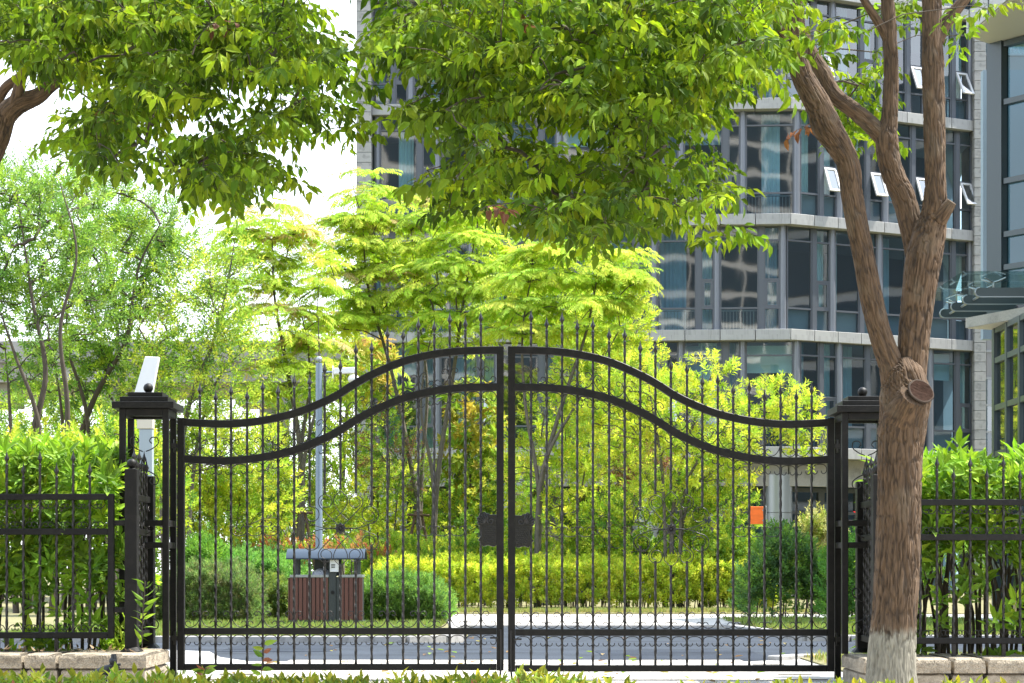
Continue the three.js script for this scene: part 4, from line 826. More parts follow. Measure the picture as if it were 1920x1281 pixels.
// ------------------------------------------------------------------ branching: every target joins the nearest node, favouring short ways back to the root
function grow(roots, targets, bias = 0.4) {         // roots: [{p, d}] ; returns nodes {p, parent, load}
  const nodes = roots.map((r) => ({ p: r.p, d: r.d ?? 0, parent: -1, load: 1 }));
  const order = targets.map((p) => ({ p, m: Math.min(...roots.map(r => r.p.distanceToSquared(p))) })).sort((a, b) => a.m - b.m);
  for (const { p } of order) {
    let best = -1, bc = 1e9;
    for (let k = 0; k < nodes.length; k++) { const q = nodes[k], dist = q.p.distanceTo(p), c = dist + bias * q.d + (q.p.y > p.y ? 0.8 * (q.p.y - p.y) : 0); if (c < bc) { bc = c; best = k; } }
    nodes.push({ p, d: nodes[best].d + nodes[best].p.distanceTo(p), parent: best, load: 1 });
  }
  for (let k = nodes.length - 1; k >= 0; k--) if (nodes[k].parent >= 0) nodes[nodes[k].parent].load += nodes[k].load;
  return nodes;
}
function twigs(nodes, r0, pow = 0.45, max = 0.06, sides = 5, hang = 0) {
  const out = [], r = (l) => Math.min(max, r0 * Math.pow(l, pow));
  for (const n of nodes) if (n.parent >= 0) {
    const q = nodes[n.parent], L = q.p.distanceTo(n.p); if (L < 1e-3) continue;
    const mid = q.p.clone().lerp(n.p, 0.5).add(V((hash(n.p.x * 999 | 0, 1, 2) - 0.5) * 0.12 * L, 0.10 * L - hang, (hash(n.p.z * 999 | 0, 3, 2) - 0.5) * 0.12 * L));
    const ra = Math.min(r(n.load) * 1.25, n.parent < nodes.length ? Math.max(r(n.load), Math.min(r(q.load), r(n.load) * 1.5)) : 1), rb = r(n.load);
    out.push(tube([q.p, mid, n.p], [ra, (ra + rb) / 2, rb], sides, { cap: false, texW: 0.2, texH: 0.3 }));
  }
  return out.length ? merge(out) : null;
}
// crown of instanced sprigs: list of {p, axis, s, c}
function crown(parent, name, geos, list, mat) {
  const o = whole(parent);
  geos.forEach((g, v) => {
    const mine = list.filter((_, i) => i % geos.length === v); if (!mine.length) return;
    const m = new THREE.InstancedMesh(g, mat, mine.length), M = new THREE.Matrix4(), q = new THREE.Quaternion(), q2 = new THREE.Quaternion(), Yv = V(0, 1, 0);
    mine.forEach((e, i) => {
      q.setFromUnitVectors(Yv, e.axis.clone().normalize()); q2.setFromAxisAngle(Yv, e.spin); q.multiply(q2);
      M.compose(e.p.clone().sub(o), q, V(e.s, e.s, e.s)); m.setMatrixAt(i, M); m.setColorAt(i, e.c);
    });
    m.name = name; m.userData.kind = 'stuff'; m.castShadow = m.receiveShadow = true; parent.add(m);
  });
}
const tint = (r, cols, j = 0.22) => { const c = cols[Math.floor(r() * cols.length)], b = 1 - j + 2 * j * r(); return lin(c[0] * b * (0.92 + 0.16 * r()), c[1] * b, c[2] * b * (0.85 + 0.3 * r())); };
const GREEN = {
  lime: [[0.52, 0.66, 0.065], [0.46, 0.62, 0.06], [0.6, 0.69, 0.08], [0.38, 0.56, 0.05]],
  yellow: [[0.53, 0.64, 0.055], [0.45, 0.58, 0.048], [0.62, 0.67, 0.07], [0.31, 0.48, 0.04]],
  mid: [[0.18, 0.34, 0.035], [0.25, 0.42, 0.04], [0.12, 0.25, 0.03], [0.34, 0.5, 0.045]],
  grey: [[0.17, 0.31, 0.055], [0.25, 0.41, 0.065], [0.12, 0.22, 0.04], [0.34, 0.5, 0.075]],
  deep: [[0.05, 0.12, 0.022], [0.065, 0.15, 0.025], [0.04, 0.09, 0.018]],
  hedge: [[0.60, 0.68, 0.055], [0.52, 0.64, 0.05], [0.68, 0.72, 0.075], [0.44, 0.58, 0.045]],
  camphor: [[0.175, 0.285, 0.009], [0.125, 0.215, 0.008], [0.26, 0.375, 0.011], [0.07, 0.135, 0.006]],
  laurel: [[0.26, 0.44, 0.025], [0.19, 0.35, 0.02], [0.34, 0.52, 0.03], [0.13, 0.25, 0.016]],
  pink: [[0.58, 0.50, 0.2], [0.6, 0.46, 0.2]],
  rust: [[0.30, 0.16, 0.08], [0.25, 0.14, 0.07], [0.24, 0.24, 0.07]],
  gold: [[0.48, 0.46, 0.05], [0.34, 0.44, 0.045], [0.42, 0.36, 0.05], [0.26, 0.4, 0.04]],
  red: [[0.5, 0.14, 0.07], [0.48, 0.22, 0.09], [0.55, 0.28, 0.12]],
  photinia: [[0.20, 0.33, 0.03], [0.28, 0.4, 0.035], [0.12, 0.22, 0.02]],
};

// ------------------------------------------------------------------ a tree or shrub placed behind the gate
// stems: polylines of frame pixels at distance D; lobes: [cx, cy, rx, ry] ellipsoids of foliage
function plant({ name, label, cat, group, D, stems, lobes, n, kind, cols, s = 1, r0 = 0.006, r1 = 0.06, bark = barkGrey, mat = leafMat, seed = 1, shell = 0.5, lift = 0.5, flat = 0, tipCols, depth = 0.8, gapY = 0, back = 0 }) {
  const r = rng(seed * 31 + 7), k = D / F;
  const base = P(stems[0][0][0], 1100, D); base.y = 0;
  const t = thing(name, label, cat, base, group);
  const roots = [], trunks = [];
  stems.forEach((st, si) => {
    const dz = si ? (r() - 0.5) * 0.9 : 0;
    const pts = st.map(([x, y], i) => { const p = P(x, y ?? 0, D); p.z += dz * Math.min(1, i / 2); if (y === null) p.y = -0.15; return p; });
    const R = pts.map((_, i) => lerp(r1, Math.max(r0 * 1.6, r1 * 0.14), i / (pts.length - 1)) * (si ? 0.72 : 1));
    trunks.push(tube(pts, R, 8, { step: 0.22, texW: 0.2, texH: 0.35 }));
    const c = new THREE.CatmullRomCurve3(pts, false, 'centripetal'), L = c.getLength();
    for (let i = 0; i <= 14; i++) { const f = 0.3 + 0.7 * i / 14; roots.push({ p: c.getPointAt(f), d: L * f * 0.5 }); }
  });
  for (const g of trunks) part(t, 'trunk', g, bark);
  const vol = lobes.map(l => l[2] * l[3]), tot = vol.reduce((a, b) => a + b, 0), list = [];
  const cs = lobes.map(([cx, cy, rx, ry, dd]) => ({ c: P(cx, cy, D + (dd ?? back)), rx: rx * k, ry: ry * k, rz: Math.min(rx * k, 2.2) * depth + 0.15 }));
  cs.forEach((e, li) => {
    const m = Math.round(n * vol[li] / tot);
    for (let i = 0; i < m; i++) {
      const u = unit(r), q = Math.pow(r(), 1 / 3) * (1 - shell) + shell * (0.75 + 0.32 * r());
      const wob = 0.82 + 0.4 * vnoise(u.x * 2.3 + 10 * li, u.y * 2.3 + u.z * 2.1 + 5, seed + 60);
      const p = e.c.clone().add(V(u.x * e.rx * q * wob, u.y * e.ry * q * wob, u.z * e.rz * q * wob));
      if (gapY) p.y = lerp(p.y, Math.round(p.y / gapY) * gapY, 0.55);
      if (p.y < 0.1) p.y = 0.1 + 0.1 * r();
      const ax = V(u.x, u.y + lift, u.z).addScaledVector(unit(r), 0.5); if (flat) ax.set(ax.x * (1 - flat), 1, ax.z * (1 - flat));
      const top = tipCols && u.y > 0.55 && r() < 0.75;
      list.push({ p, axis: ax, spin: r() * 6.28, s: s * (0.75 + 0.5 * r()), c: tint(r, top ? tipCols : cols) });
    }
  });
  const tg = list.filter((_, i) => i % 4 === 0).map(e => e.p.clone());
  const tw = twigs(grow(roots, tg, 0.35), r0, 0.45, r1 * 0.6, 4); if (tw) part(t, 'branches', tw, bark);
  crown(t, 'crown', SPRIGS[kind], list, mat);
  return t;
}
// a clipped hedge or low bush: box volume with an uneven top
function hedge({ name = 'hedge', label, cat = 'hedge', group, x0, x1, z0, z1, h, n, kind, cols, s = 1, seed = 1, mat = leafMat, wob = 0.12, low = 0.02, round = 0.25, stems = 0, tipCols, bare = 0, shoot = 1 }) {
  const r = rng(seed * 57 + 3), t = thing(name, label, cat, V((x0 + x1) / 2, 0, (z0 + z1) / 2), group), list = [];
  const top = (x, z) => { const e = Math.min((x - x0) / (x1 - x0), (x1 - x) / (x1 - x0)) * (x1 - x0), f = Math.min(z - z0, z1 - z), d = Math.min(e, f); return h * (1 - round * Math.pow(1 - clamp(d / (0.45 * h + 0.05), 0, 1), 2)) + (fbm(x * 2.2, z * 2.2, seed + 400, 3) - 0.5) * wob * 2; };
  for (let i = 0; i < n; i++) {
    let x = lerp(x0, x1, r()), z = lerp(z0, z1, r()), y, ax;
    const face = r();
    if (face < 0.42) { y = top(x, z) * (0.86 + 0.16 * r()); ax = V((r() - 0.5), 1.1, (r() - 0.5)); }
    else if (face < 0.86) { z = z1 - (z1 - z0) * 0.22 * r() * r(); y = top(x, (z0 + z1) / 2) * (low + (1 - low) * r()); ax = V((r() - 0.5) * 0.9, 0.55, 0.8); if (bare && y < bare && r() < 0.75) continue; }
    else { const q = r() < 0.5; x = q ? x0 : x1; x += (q ? 1 : -1) * 0.15 * r(); y = top(x, z) * r(); ax = V(q ? -0.8 : 0.8, 0.6, r() - 0.5); }
    if (face < 0.42 && r() < 0.07) y += (0.06 + 0.14 * r()) * Math.min(1, h) * shoot;
    list.push({ p: V(x, Math.max(0.02, y), z), axis: ax, spin: r() * 6.28, s: s * (0.75 + 0.5 * r()), c: tint(r, tipCols && y > h * 0.8 && r() < 0.7 ? tipCols : cols) });
  }
  const st = []; const ns = stems || Math.round((x1 - x0) * 5);
  for (let i = 0; i < ns; i++) { const x = lerp(x0 + 0.05, x1 - 0.05, r()), z = lerp(z0 + 0.1, z1 - 0.03, r()), hh = h * (0.6 + 0.25 * r()); st.push(tube([V(x, -0.1, z), V(x + (r() - 0.5) * 0.12, hh * 0.5, z + (r() - 0.5) * 0.1), V(x + (r() - 0.5) * 0.3, hh, z + (r() - 0.5) * 0.2)], [0.012, 0.009, 0.005].map(q => q * (0.6 + h * 0.5)), 5, { step: 0.15, cap: false })); }
  if (stems && stems !== 130) for (const g of st) part(t, 'stem', g, barkDark);
  else part(t, 'stems', merge(st), barkDark).userData.kind = 'stuff';
  crown(t, 'foliage', SPRIGS[kind], list, mat);
  return { t, list };
}
// single leaves as parts of their plant: the ones nearest the eye
function singles(t, where, n, geos, mats, r, size) {
  for (let i = 0; i < n; i++) {
    const e = where(i); const m = new THREE.Mesh(geos[i % geos.length], mats[Math.floor(r() * mats.length)]);
    m.name = 'leaf'; m.castShadow = m.receiveShadow = true; m.position.copy(e.p).sub(whole(t));
    m.quaternion.setFromUnitVectors(V(0, 1, 0), e.axis.normalize()).multiply(new THREE.Quaternion().setFromAxisAngle(V(0, 1, 0), r() * 6.28)); m.scale.setScalar(size * (0.8 + 0.4 * r())); t.add(m);
  }
}
// ------------------------------------------------------------------ garden behind the gate
// far left: fine leaved trees
plant({ name: 'slender_tree', label: 'tall grey green tree with leaning dark stems at the left edge, above the left hedge', cat: 'tree', D: 38, seed: 1, n: 1300, back: 0.9, kind: 'fine', cols: [...GREEN.grey, ...GREEN.grey, ...GREEN.mid, GREEN.yellow[3]], r1: 0.09, bark: barkDark,
  stems: [[[50, null], [60, 830], [85, 700], [60, 560], [40, 420]], [[70, null], [75, 800], [30, 660], [-10, 540]], [[95, null], [130, 780], [120, 620], [150, 480], [120, 350]], [[30, null], [15, 800], [0, 650]]],
  lobes: [[40, 460, 110, 110], [110, 400, 90, 80], [20, 620, 110, 100], [-60, 500, 90, 140], [130, 560, 90, 80], [-10, 390, 70, 70]] });
plant({ name: 'slender_tree', label: 'green tree with three dark stems rising just left of the left gate pillar', cat: 'tree', D: 41, seed: 2, n: 1500, back: 0.9, kind: 'fine', cols: [...GREEN.mid, ...GREEN.grey, GREEN.yellow[3], GREEN.yellow[1]], r1: 0.085, bark: barkDark,
  stems: [[[140, null], [150, 830], [180, 740], [235, 640], [260, 500], [300, 420]], [[165, null], [165, 780], [130, 640], [140, 520]], [[215, null], [190, 850], [250, 720], [330, 640]], [[120, null], [120, 800], [105, 660]]],
  lobes: [[220, 500, 100, 100], [150, 620, 90, 80], [290, 430, 60, 60], [240, 620, 90, 70], [320, 520, 60, 70], [180, 390, 70, 70], [250, 700, 90, 50], [120, 710, 90, 50]] });
plant({ name: 'slender_tree', label: 'pale airy tree top showing against the sky above the left trees, under the left canopy', cat: 'tree', D: 50, seed: 3, n: 950, kind: 'airy', cols: [...GREEN.grey, ...GREEN.mid], r1: 0.08,
  stems: [[[215, null], [220, 780], [215, 560], [180, 420], [150, 330]], [[225, null], [230, 700], [270, 520], [330, 440]]],
  lobes: [[110, 340, 90, 60], [180, 400, 110, 70], [320, 450, 70, 60], [30, 360, 50, 60], [230, 480, 90, 60]] });
plant({ name: 'garden_tree', label: 'yellow green slim tree between the left pillar and the feathery trees, stems leaning right', cat: 'tree', D: 40, seed: 4, n: 1250, kind: 'airy', cols: [...GREEN.yellow, ...GREEN.mid], r1: 0.07,
  stems: [[[330, null], [335, 870], [360, 740], [400, 640], [425, 540], [440, 450]], [[345, null], [370, 820], [410, 700], [470, 640]], [[310, null], [300, 780], [300, 660]]],
  lobes: [[350, 620, 90, 90], [420, 560, 60, 90], [330, 740, 90, 90], [430, 700, 70, 80], [400, 830, 80, 60], [290, 820, 70, 60]] });
// feathery lime trees
const feather = (o) => plant({ name: 'feathery_tree', cat: 'tree', kind: 'feather', cols: GREEN.lime, shell: 0.3, flat: 0.5, lift: 1.1, gapY: 0.6, r0: 0.008, r1: 0.085, bark: barkGrey, group: 'lime green feathery leaved trees', ...o });
feather({ label: 'feathery lime tree with pinkish top standing against the sky, behind the camera pole', D: 44, seed: 11, n: 290, tipCols: GREEN.pink,
  stems: [[[560, null], [566, 900], [560, 820], [540, 700], [515, 560], [510, 450]], [[566, null], [570, 880], [600, 740], [600, 600]], [[560, null], [562, 860], [580, 700], [560, 560]]],
  lobes: [[510, 430, 105, 50], [470, 520, 85, 60], [570, 500, 70, 75], [520, 610, 110, 65], [590, 690, 80, 60], [450, 460, 55, 40], [500, 720, 70, 40]] });
feather({ label: 'feathery lime tree, tallest of them, in front of the left corner of the office building', D: 46, seed: 12, n: 320, tipCols: [...GREEN.lime, ...GREEN.pink],
  stems: [[[782, null], [785, 960], [770, 870], [735, 700], [690, 540], [680, 420]], [[786, null], [790, 900], [800, 720], [780, 560], [770, 430]]],
  lobes: [[690, 395, 80, 65], [650, 470, 85, 70], [740, 470, 95, 65], [640, 580, 85, 60], [730, 560, 90, 55], [800, 410, 60, 40]] });
feather({ label: 'feathery lime tree left of the gate centre, crown beneath the hanging camphor leaves', D: 45, seed: 13, n: 240,
  stems: [[[812, null], [815, 960], [825, 860], [850, 700], [870, 560], [890, 450]], [[810, null], [812, 900], [790, 760], [815, 600]]],
  lobes: [[880, 410, 60, 45], [880, 480, 110, 60], [820, 540, 90, 60], [930, 560, 100, 60], [850, 620, 90, 45]] });
feather({ label: 'feathery lime tree right of the gate centre, reaching before the office windows', D: 43, seed: 14, n: 300,
  stems: [[[1008, null], [1010, 960], [1020, 880], [1060, 740], [1100, 620], [1120, 520]], [[1005, null], [1010, 920], [985, 760], [980, 620], [1000, 500]], [[1010, null], [1018, 880], [1080, 760], [1150, 640]]],
  lobes: [[1090, 500, 110, 50], [1160, 540, 70, 55], [1010, 520, 90, 60], [1090, 590, 110, 45], [980, 600, 90, 45], [1180, 500, 45, 30], [1040, 460, 40, 30]] });
feather({ label: 'young feathery tree low behind the camera pole, orange tinged leaves on top', D: 50, seed: 15, n: 90, tipCols: [[0.5, 0.22, 0.08], [0.45, 0.3, 0.06]],
  stems: [[[640, null], [642, 900], [650, 780], [660, 680], [670, 600]]],
  lobes: [[660, 640, 60, 60], [700, 690, 60, 50], [620, 720, 60, 60]] });
plant({ name: 'garden_tree', label: 'leafy lime tree close to the office building, behind the right feathery tree', cat: 'tree', D: 56, seed: 33, n: 1300, kind: 'bush', cols: GREEN.yellow, s: 1.3, r1: 0.07,
  stems: [[[1140, null], [1142, 900], [1138, 760], [1142, 620]], [[1145, null], [1150, 860], [1190, 720]]], lobes: [[1140, 600, 75, 60], [1120, 700, 85, 80], [1170, 720, 75, 80], [1140, 830, 95, 70]] });
// bright bush right of the gate
plant({ name: 'garden_tree', label: 'bright lime many-lobed small tree before the office columns, behind the right gate leaf', cat: 'tree', D: 42, seed: 21, n: 1150, kind: 'star', cols: GREEN.yellow, s: 1.0, r1: 0.06,
  stems: [[[1260, null], [1262, 960], [1280, 860], [1320, 740], [1340, 690]], [[1275, null], [1290, 900], [1370, 800], [1450, 740]], [[1250, null], [1240, 880], [1220, 760], [1210, 700]], [[1270, null], [1300, 920], [1400, 850], [1510, 800]]],
  lobes: [[1325, 712, 48, 36], [1250, 770, 80, 60], [1445, 752, 68, 34], [1340, 810, 100, 52], [1490, 780, 48, 38], [1180, 715, 55, 50], [1280, 880, 100, 55], [1150, 790, 65, 65], [1515, 830, 36, 34], [1380, 865, 45, 45]] });
plant({ name: 'garden_shrub', label: 'dense lime shrub in the middle, right beside the gate centre line', cat: 'shrub', D: 44, seed: 22, n: 800, kind: 'bush', cols: GREEN.yellow, s: 1.0, r1: 0.03,
  stems: [[[1080, null], [1082, 980], [1100, 860], [1110, 760]], [[1060, null], [1050, 960], [1040, 840]], [[1090, null], [1120, 950], [1150, 860]]],
  lobes: [[1080, 800, 90, 80], [1130, 900, 100, 80], [1020, 900, 80, 80], [1080, 980, 110, 50]] });
plant({ name: 'garden_shrub', label: 'yellow green shrub behind the right gate leaf, just left of its medallion', cat: 'shrub', D: 43, seed: 23, n: 620, kind: 'bush', cols: [...GREEN.yellow, ...GREEN.mid], r1: 0.025,
  stems: [[[1245, null], [1247, 1000], [1260, 930]], [[1215, null], [1210, 980], [1190, 930]], [[1290, null], [1300, 980], [1320, 930]]],
  lobes: [[1240, 960, 100, 60], [1320, 950, 80, 60], [1170, 990, 80, 50], [1360, 980, 60, 50]] });
plant({ name: 'red_leaved_shrub', label: 'reddish brown leaved shrub behind the right gate leaf, among lime foliage', cat: 'shrub', D: 45, seed: 24, n: 380, kind: 'fine', cols: GREEN.rust, r1: 0.022, s: 0.8,
  stems: [[[1195, null], [1197, 980], [1190, 900], [1180, 840]], [[1205, null], [1210, 960], [1230, 870]]], lobes: [[1195, 870, 52, 55], [1220, 900, 40, 50], [1165, 850, 30, 30]] });
plant({ name: 'magnolia', label: 'magnolia with large golden green leaves just left of the gate centre', cat: 'tree', D: 47, seed: 25, n: 150, kind: 'magnolia', cols: GREEN.gold, mat: glossLeaf, r1: 0.035, shell: 0.4,
  stems: [[[885, null], [886, 960], [880, 860], [890, 760]], [[890, null], [900, 900], [915, 800]]], lobes: [[885, 760, 45, 40], [905, 800, 45, 50], [870, 850, 45, 50], [900, 890, 50, 40]] });
plant({ name: 'magnolia', label: 'golden leaved small magnolia behind the arch of the left gate leaf, right of the camera', cat: 'tree', D: 48, seed: 26, n: 80, kind: 'magnolia', cols: GREEN.gold, mat: glossLeaf, r1: 0.03, shell: 0.4,
  stems: [[[706, null], [708, 900], [700, 780], [696, 690]]], lobes: [[700, 690, 40, 40], [715, 745, 45, 30]] });
plant({ name: 'twiggy_shrub', label: 'brownish twiggy shrub with small leaves behind the left gate leaf', cat: 'shrub', D: 46, seed: 27, n: 300, kind: 'fine', cols: [...GREEN.rust, ...GREEN.mid], r1: 0.02, s: 0.75,
  stems: [[[725, null], [727, 960], [730, 860], [720, 790]], [[735, null], [745, 930], [765, 840]]], lobes: [[720, 830, 55, 50], [750, 880, 50, 50]] });
plant({ name: 'garden_shrub', label: 'leafy yellow green shrub behind the left gate leaf between camera pole and gate centre', cat: 'shrub', D: 47.5, seed: 28, n: 900, kind: 'bush', cols: GREEN.yellow, r1: 0.03,
  stems: [[[690, null], [692, 1000], [680, 900]], [[740, null], [742, 990], [750, 900]], [[660, null], [655, 980], [640, 900]]],
  lobes: [[670, 920, 80, 70], [740, 940, 80, 70], [690, 990, 110, 40], [630, 850, 60, 50], [660, 800, 50, 40]] });
plant({ name: 'garden_shrub', label: 'green shrub filling the space left of the lock plate, behind the left gate leaf', cat: 'shrub', D: 47, seed: 29, n: 700, kind: 'bush', cols: [...GREEN.mid, ...GREEN.yellow], r1: 0.03,
  stems: [[[870, null], [872, 1000], [880, 920]], [[910, null], [912, 980], [920, 900]], [[840, null], [838, 990], [830, 930]]],
  lobes: [[860, 930, 70, 60], [910, 930, 60, 80], [880, 990, 90, 40], [960, 950, 50, 80]] });
plant({ name: 'garden_shrub', label: 'dense yellow green shrub behind the hinge side of the left gate leaf', cat: 'shrub', D: 42, seed: 30, n: 900, kind: 'bush', cols: GREEN.yellow, r1: 0.03, s: 1.05,
  stems: [[[400, null], [402, 1000], [395, 900], [400, 820]], [[440, null], [445, 980], [460, 880]], [[370, null], [365, 980], [350, 880]]],
  lobes: [[390, 880, 80, 80], [460, 860, 80, 70], [400, 970, 90, 50], [350, 940, 60, 70], [480, 940, 70, 60]] });
plant({ name: 'garden_shrub', label: 'mixed green and brownish shrub left of the camera pole, behind the left gate leaf', cat: 'shrub', D: 46, seed: 31, n: 640, kind: 'fine', cols: [...GREEN.mid, ...GREEN.yellow, GREEN.rust[2]], r1: 0.03, s: 0.9,
  stems: [[[530, null], [528, 960], [520, 860]], [[510, null], [505, 950], [490, 850]]],
  lobes: [[530, 880, 70, 70], [560, 810, 50, 50], [500, 980, 70, 40], [580, 950, 60, 60]] });
plant({ name: 'garden_tree', label: 'small tree of mid green leaves behind the left hedge and pillar', cat: 'tree', D: 36, seed: 32, n: 700, kind: 'bush', cols: [...GREEN.mid, ...GREEN.yellow], r1: 0.045,
  stems: [[[250, null], [252, 960], [240, 860], [230, 800]], [[225, null], [222, 940], [190, 860]]],
  lobes: [[250, 880, 70, 70], [200, 850, 70, 50], [300, 950, 50, 60], [120, 880, 80, 50], [40, 860, 80, 40]] });
plant({ name: 'garden_shrub', label: 'loose green shrubs between the dark stems above the left hedge', cat: 'shrub', D: 44, seed: 34, n: 900, kind: 'fine', cols: [...GREEN.mid, ...GREEN.yellow, ...GREEN.grey], r1: 0.03, s: 0.95,
  stems: [[[60, null], [62, 900], [70, 820]], [[180, null], [182, 900], [170, 800]], [[-30, null], [-28, 900], [-40, 800]]], lobes: [[60, 800, 100, 55], [180, 820, 80, 60], [-50, 820, 90, 60], [300, 860, 60, 60], [120, 760, 70, 35]] });
// supports lashed to the two staked trunks
for (const [x, D, label] of [[566, 43.6, 'wooden support stakes round the trunk behind the litter bin'], [785, 45.6, 'wooden support stakes round the trunk near the middle of the left gate leaf']]) {
  const t = thing('tree_stake', label, 'tree stake', V((x - 960) / F * D, 0, -D));
  for (const a of [-1, 1]) part(t, 'prop', wire([V(t.position.x + a * 0.5, -0.05, -D + 0.3), V(t.position.x + a * 0.06, 2.2, -D + 0.12)], 0.035, 0.3, 7), barkBrown);
  part(t, 'cross_piece', wire([V(t.position.x - 0.26, 2.12, -D + 0.17), V(t.position.x + 0.26, 2.1, -D + 0.17)], 0.03, 0.2, 7), barkBrown);
}
// hedges
const hx = (p, D) => (p - 960) / F * D;
hedge({ label: 'long clipped bright lime hedge at the end of the lane, behind the right gate leaf', x0: hx(700, 41), x1: hx(1445, 41), z0: -42.6, z1: -41, h: 0.92, n: 4800, kind: 'clip', cols: GREEN.hedge, seed: 1, s: 1.25, low: 0.03, wob: 0.1, bare: 0.13, stems: 130 });
hedge({ label: 'taller mid green hedge row above the lime hedge, under the lock plate', x0: hx(690, 43.5), x1: hx(1420, 43.5), z0: -44.6, z1: -43.2, h: 1.4, n: 3000, kind: 'bush', cols: [...GREEN.mid, ...GREEN.yellow], seed: 2, s: 0.7, wob: 0.3 });
hedge({ label: 'clipped green hedge row left of the litter bin, behind the grey green bush', x0: hx(345, 36), x1: hx(545, 36), z0: -37.4, z1: -36, h: 1.02, n: 1500, kind: 'clip', cols: [[0.15, 0.34, 0.06], [0.2, 0.4, 0.06]], seed: 3, s: 1.2 });
hedge({ label: 'darker green hedge row under the red leaved strip, left of the camera pole', x0: hx(330, 40), x1: hx(560, 40), z0: -41, z1: -40, h: 1.12, n: 1100, kind: 'clip', cols: [[0.07, 0.17, 0.03], [0.1, 0.22, 0.035]], seed: 4, s: 1.3 });
hedge({ label: 'strip of red leaved young shrubs above the left hedges', cat: 'hedge', x0: hx(350, 42), x1: hx(735, 42), z0: -42.6, z1: -41.8, h: 1.5, n: 520, kind: 'red', cols: [...GREEN.red, GREEN.mid[0], GREEN.mid[1], GREEN.yellow[0]], seed: 5, s: 0.95, low: 0.6, wob: 0.1 });
hedge({ name: 'clipped_bush', label: 'grey green rounded fine leaved bush left of the litter bin, on the lawn', cat: 'bush', x0: hx(285, 31), x1: hx(472, 31), z0: -32.6, z1: -31, h: 0.7, n: 2100, kind: 'tiny', cols: [[0.17, 0.29, 0.07], [0.23, 0.35, 0.08], [0.12, 0.2, 0.05], [0.22, 0.24, 0.09]], seed: 6, s: 1.25, round: 0.45, wob: 0.22 });
hedge({ name: 'clipped_bush', label: 'rounded fine leaved green bush right of the litter bin', cat: 'bush', x0: hx(678, 31), x1: hx(832, 31), z0: -32.8, z1: -31, h: 0.56, n: 2000, kind: 'tiny', cols: [[0.17, 0.33, 0.055], [0.23, 0.4, 0.06], [0.12, 0.24, 0.045]], seed: 7, s: 1.25, round: 0.5, wob: 0.18 });
hedge({ name: 'clipped_bush', label: 'small yellowish bush tucked against the left side of the litter bin', cat: 'bush', x0: hx(468, 32.5), x1: hx(548, 32.5), z0: -33.5, z1: -32.3, h: 0.55, n: 650, kind: 'clip', cols: [[0.2, 0.28, 0.04], [0.15, 0.24, 0.04]], seed: 8, s: 1.0, round: 0.4 });
hedge({ name: 'clipped_bush', label: 'green shrub with new growth beside the left pillar, above the grey green bush', cat: 'bush', x0: hx(335, 34), x1: hx(400, 34), z0: -35.2, z1: -34, h: 1.35, n: 500, kind: 'bush', cols: [[0.12, 0.28, 0.03], [0.18, 0.36, 0.03]], seed: 9, s: 0.75 });
hedge({ name: 'clipped_bush', label: 'big dark green rounded bush at the hinge side of the right gate leaf', cat: 'bush', x0: hx(1408, 34), x1: hx(1560, 34), z0: -35.8, z1: -34, h: 1.38, n: 1250, kind: 'bush', cols: [[0.10, 0.22, 0.04], [0.15, 0.3, 0.045], [0.07, 0.16, 0.035], [0.2, 0.36, 0.04]], mat: glossLeaf, seed: 10, s: 0.82, round: 0.5, wob: 0.42, bare: 0.3 });
hedge({ name: 'clipped_bush', label: 'green bush seen through the right pillar beside the tree trunk', cat: 'bush', x0: hx(1560, 32.5), x1: hx(1650, 32.5), z0: -33.8, z1: -32.5, h: 1.35, n: 800, kind: 'bush', cols: [[0.11, 0.28, 0.04], [0.16, 0.36, 0.04]], seed: 11, s: 0.72, round: 0.4 });
hedge({ name: 'variegated_shrub', label: 'cream and yellow variegated shrub above the dark bush, right of the round column', cat: 'shrub', x0: hx(1488, 40), x1: hx(1580, 40), z0: -41, z1: -40, h: 1.95, n: 520, kind: 'bush', cols: [[0.5, 0.5, 0.2], [0.4, 0.42, 0.1], [0.24, 0.32, 0.04]], seed: 12, s: 0.8, wob: 0.3, low: 0.3 });
hedge({ label: 'green and yellow mixed hedge before the orange sign', x0: hx(1330, 41), x1: hx(1450, 41), z0: -42.4, z1: -41.2, h: 1.45, n: 800, kind: 'bush', cols: [...GREEN.mid, ...GREEN.yellow], seed: 13, s: 0.8, wob: 0.35 });
hedge({ label: 'green planting along the foot of the office building', x0: hx(560, 56), x1: hx(1860, 56), z0: -57.4, z1: -56, h: 1.5, n: 2200, kind: 'bush', cols: GREEN.mid, seed: 14, s: 1.0, wob: 0.5 });
hedge({ label: 'distant belt of green shrubs below the raised road', x0: hx(-120, 60), x1: hx(640, 60), z0: -62.5, z1: -60, h: 3.0, n: 2600, kind: 'fine', cols: [...GREEN.grey, ...GREEN.mid], seed: 15, s: 1.6, wob: 0.9, low: 0.02 });
{ // red flower behind the right pillar
  const D = 38, t = thing('flower', 'single red flower glimpsed through the right pillar', 'flower', V(hx(1604, D), 0, -D)), S = new Leaves(), r = rng(3);
  for (let k = 0; k < 9; k++) { const a = k * 0.7, d = V(Math.cos(a), 0.5 + 0.4 * r(), Math.sin(a)).normalize(); S.leaf(V(0, 0, 0), d, V(-d.x * 0.5, 1, -d.z * 0.5).normalize(), 0.055, 0.04, 0.1, [0.75, 0.03, 0.03]); }
  const m = new THREE.Mesh(S.build(), leafMat); m.name = 'petals'; m.position.set(0, EYE + (HORIZON - 962) / F * D, 0); t.add(m);
  part(t, 'stalk', wire([V(t.position.x, 0, -D), V(t.position.x, EYE + (HORIZON - 962) / F * D, -D)], 0.006, 0.2, 5), barkDark);
}
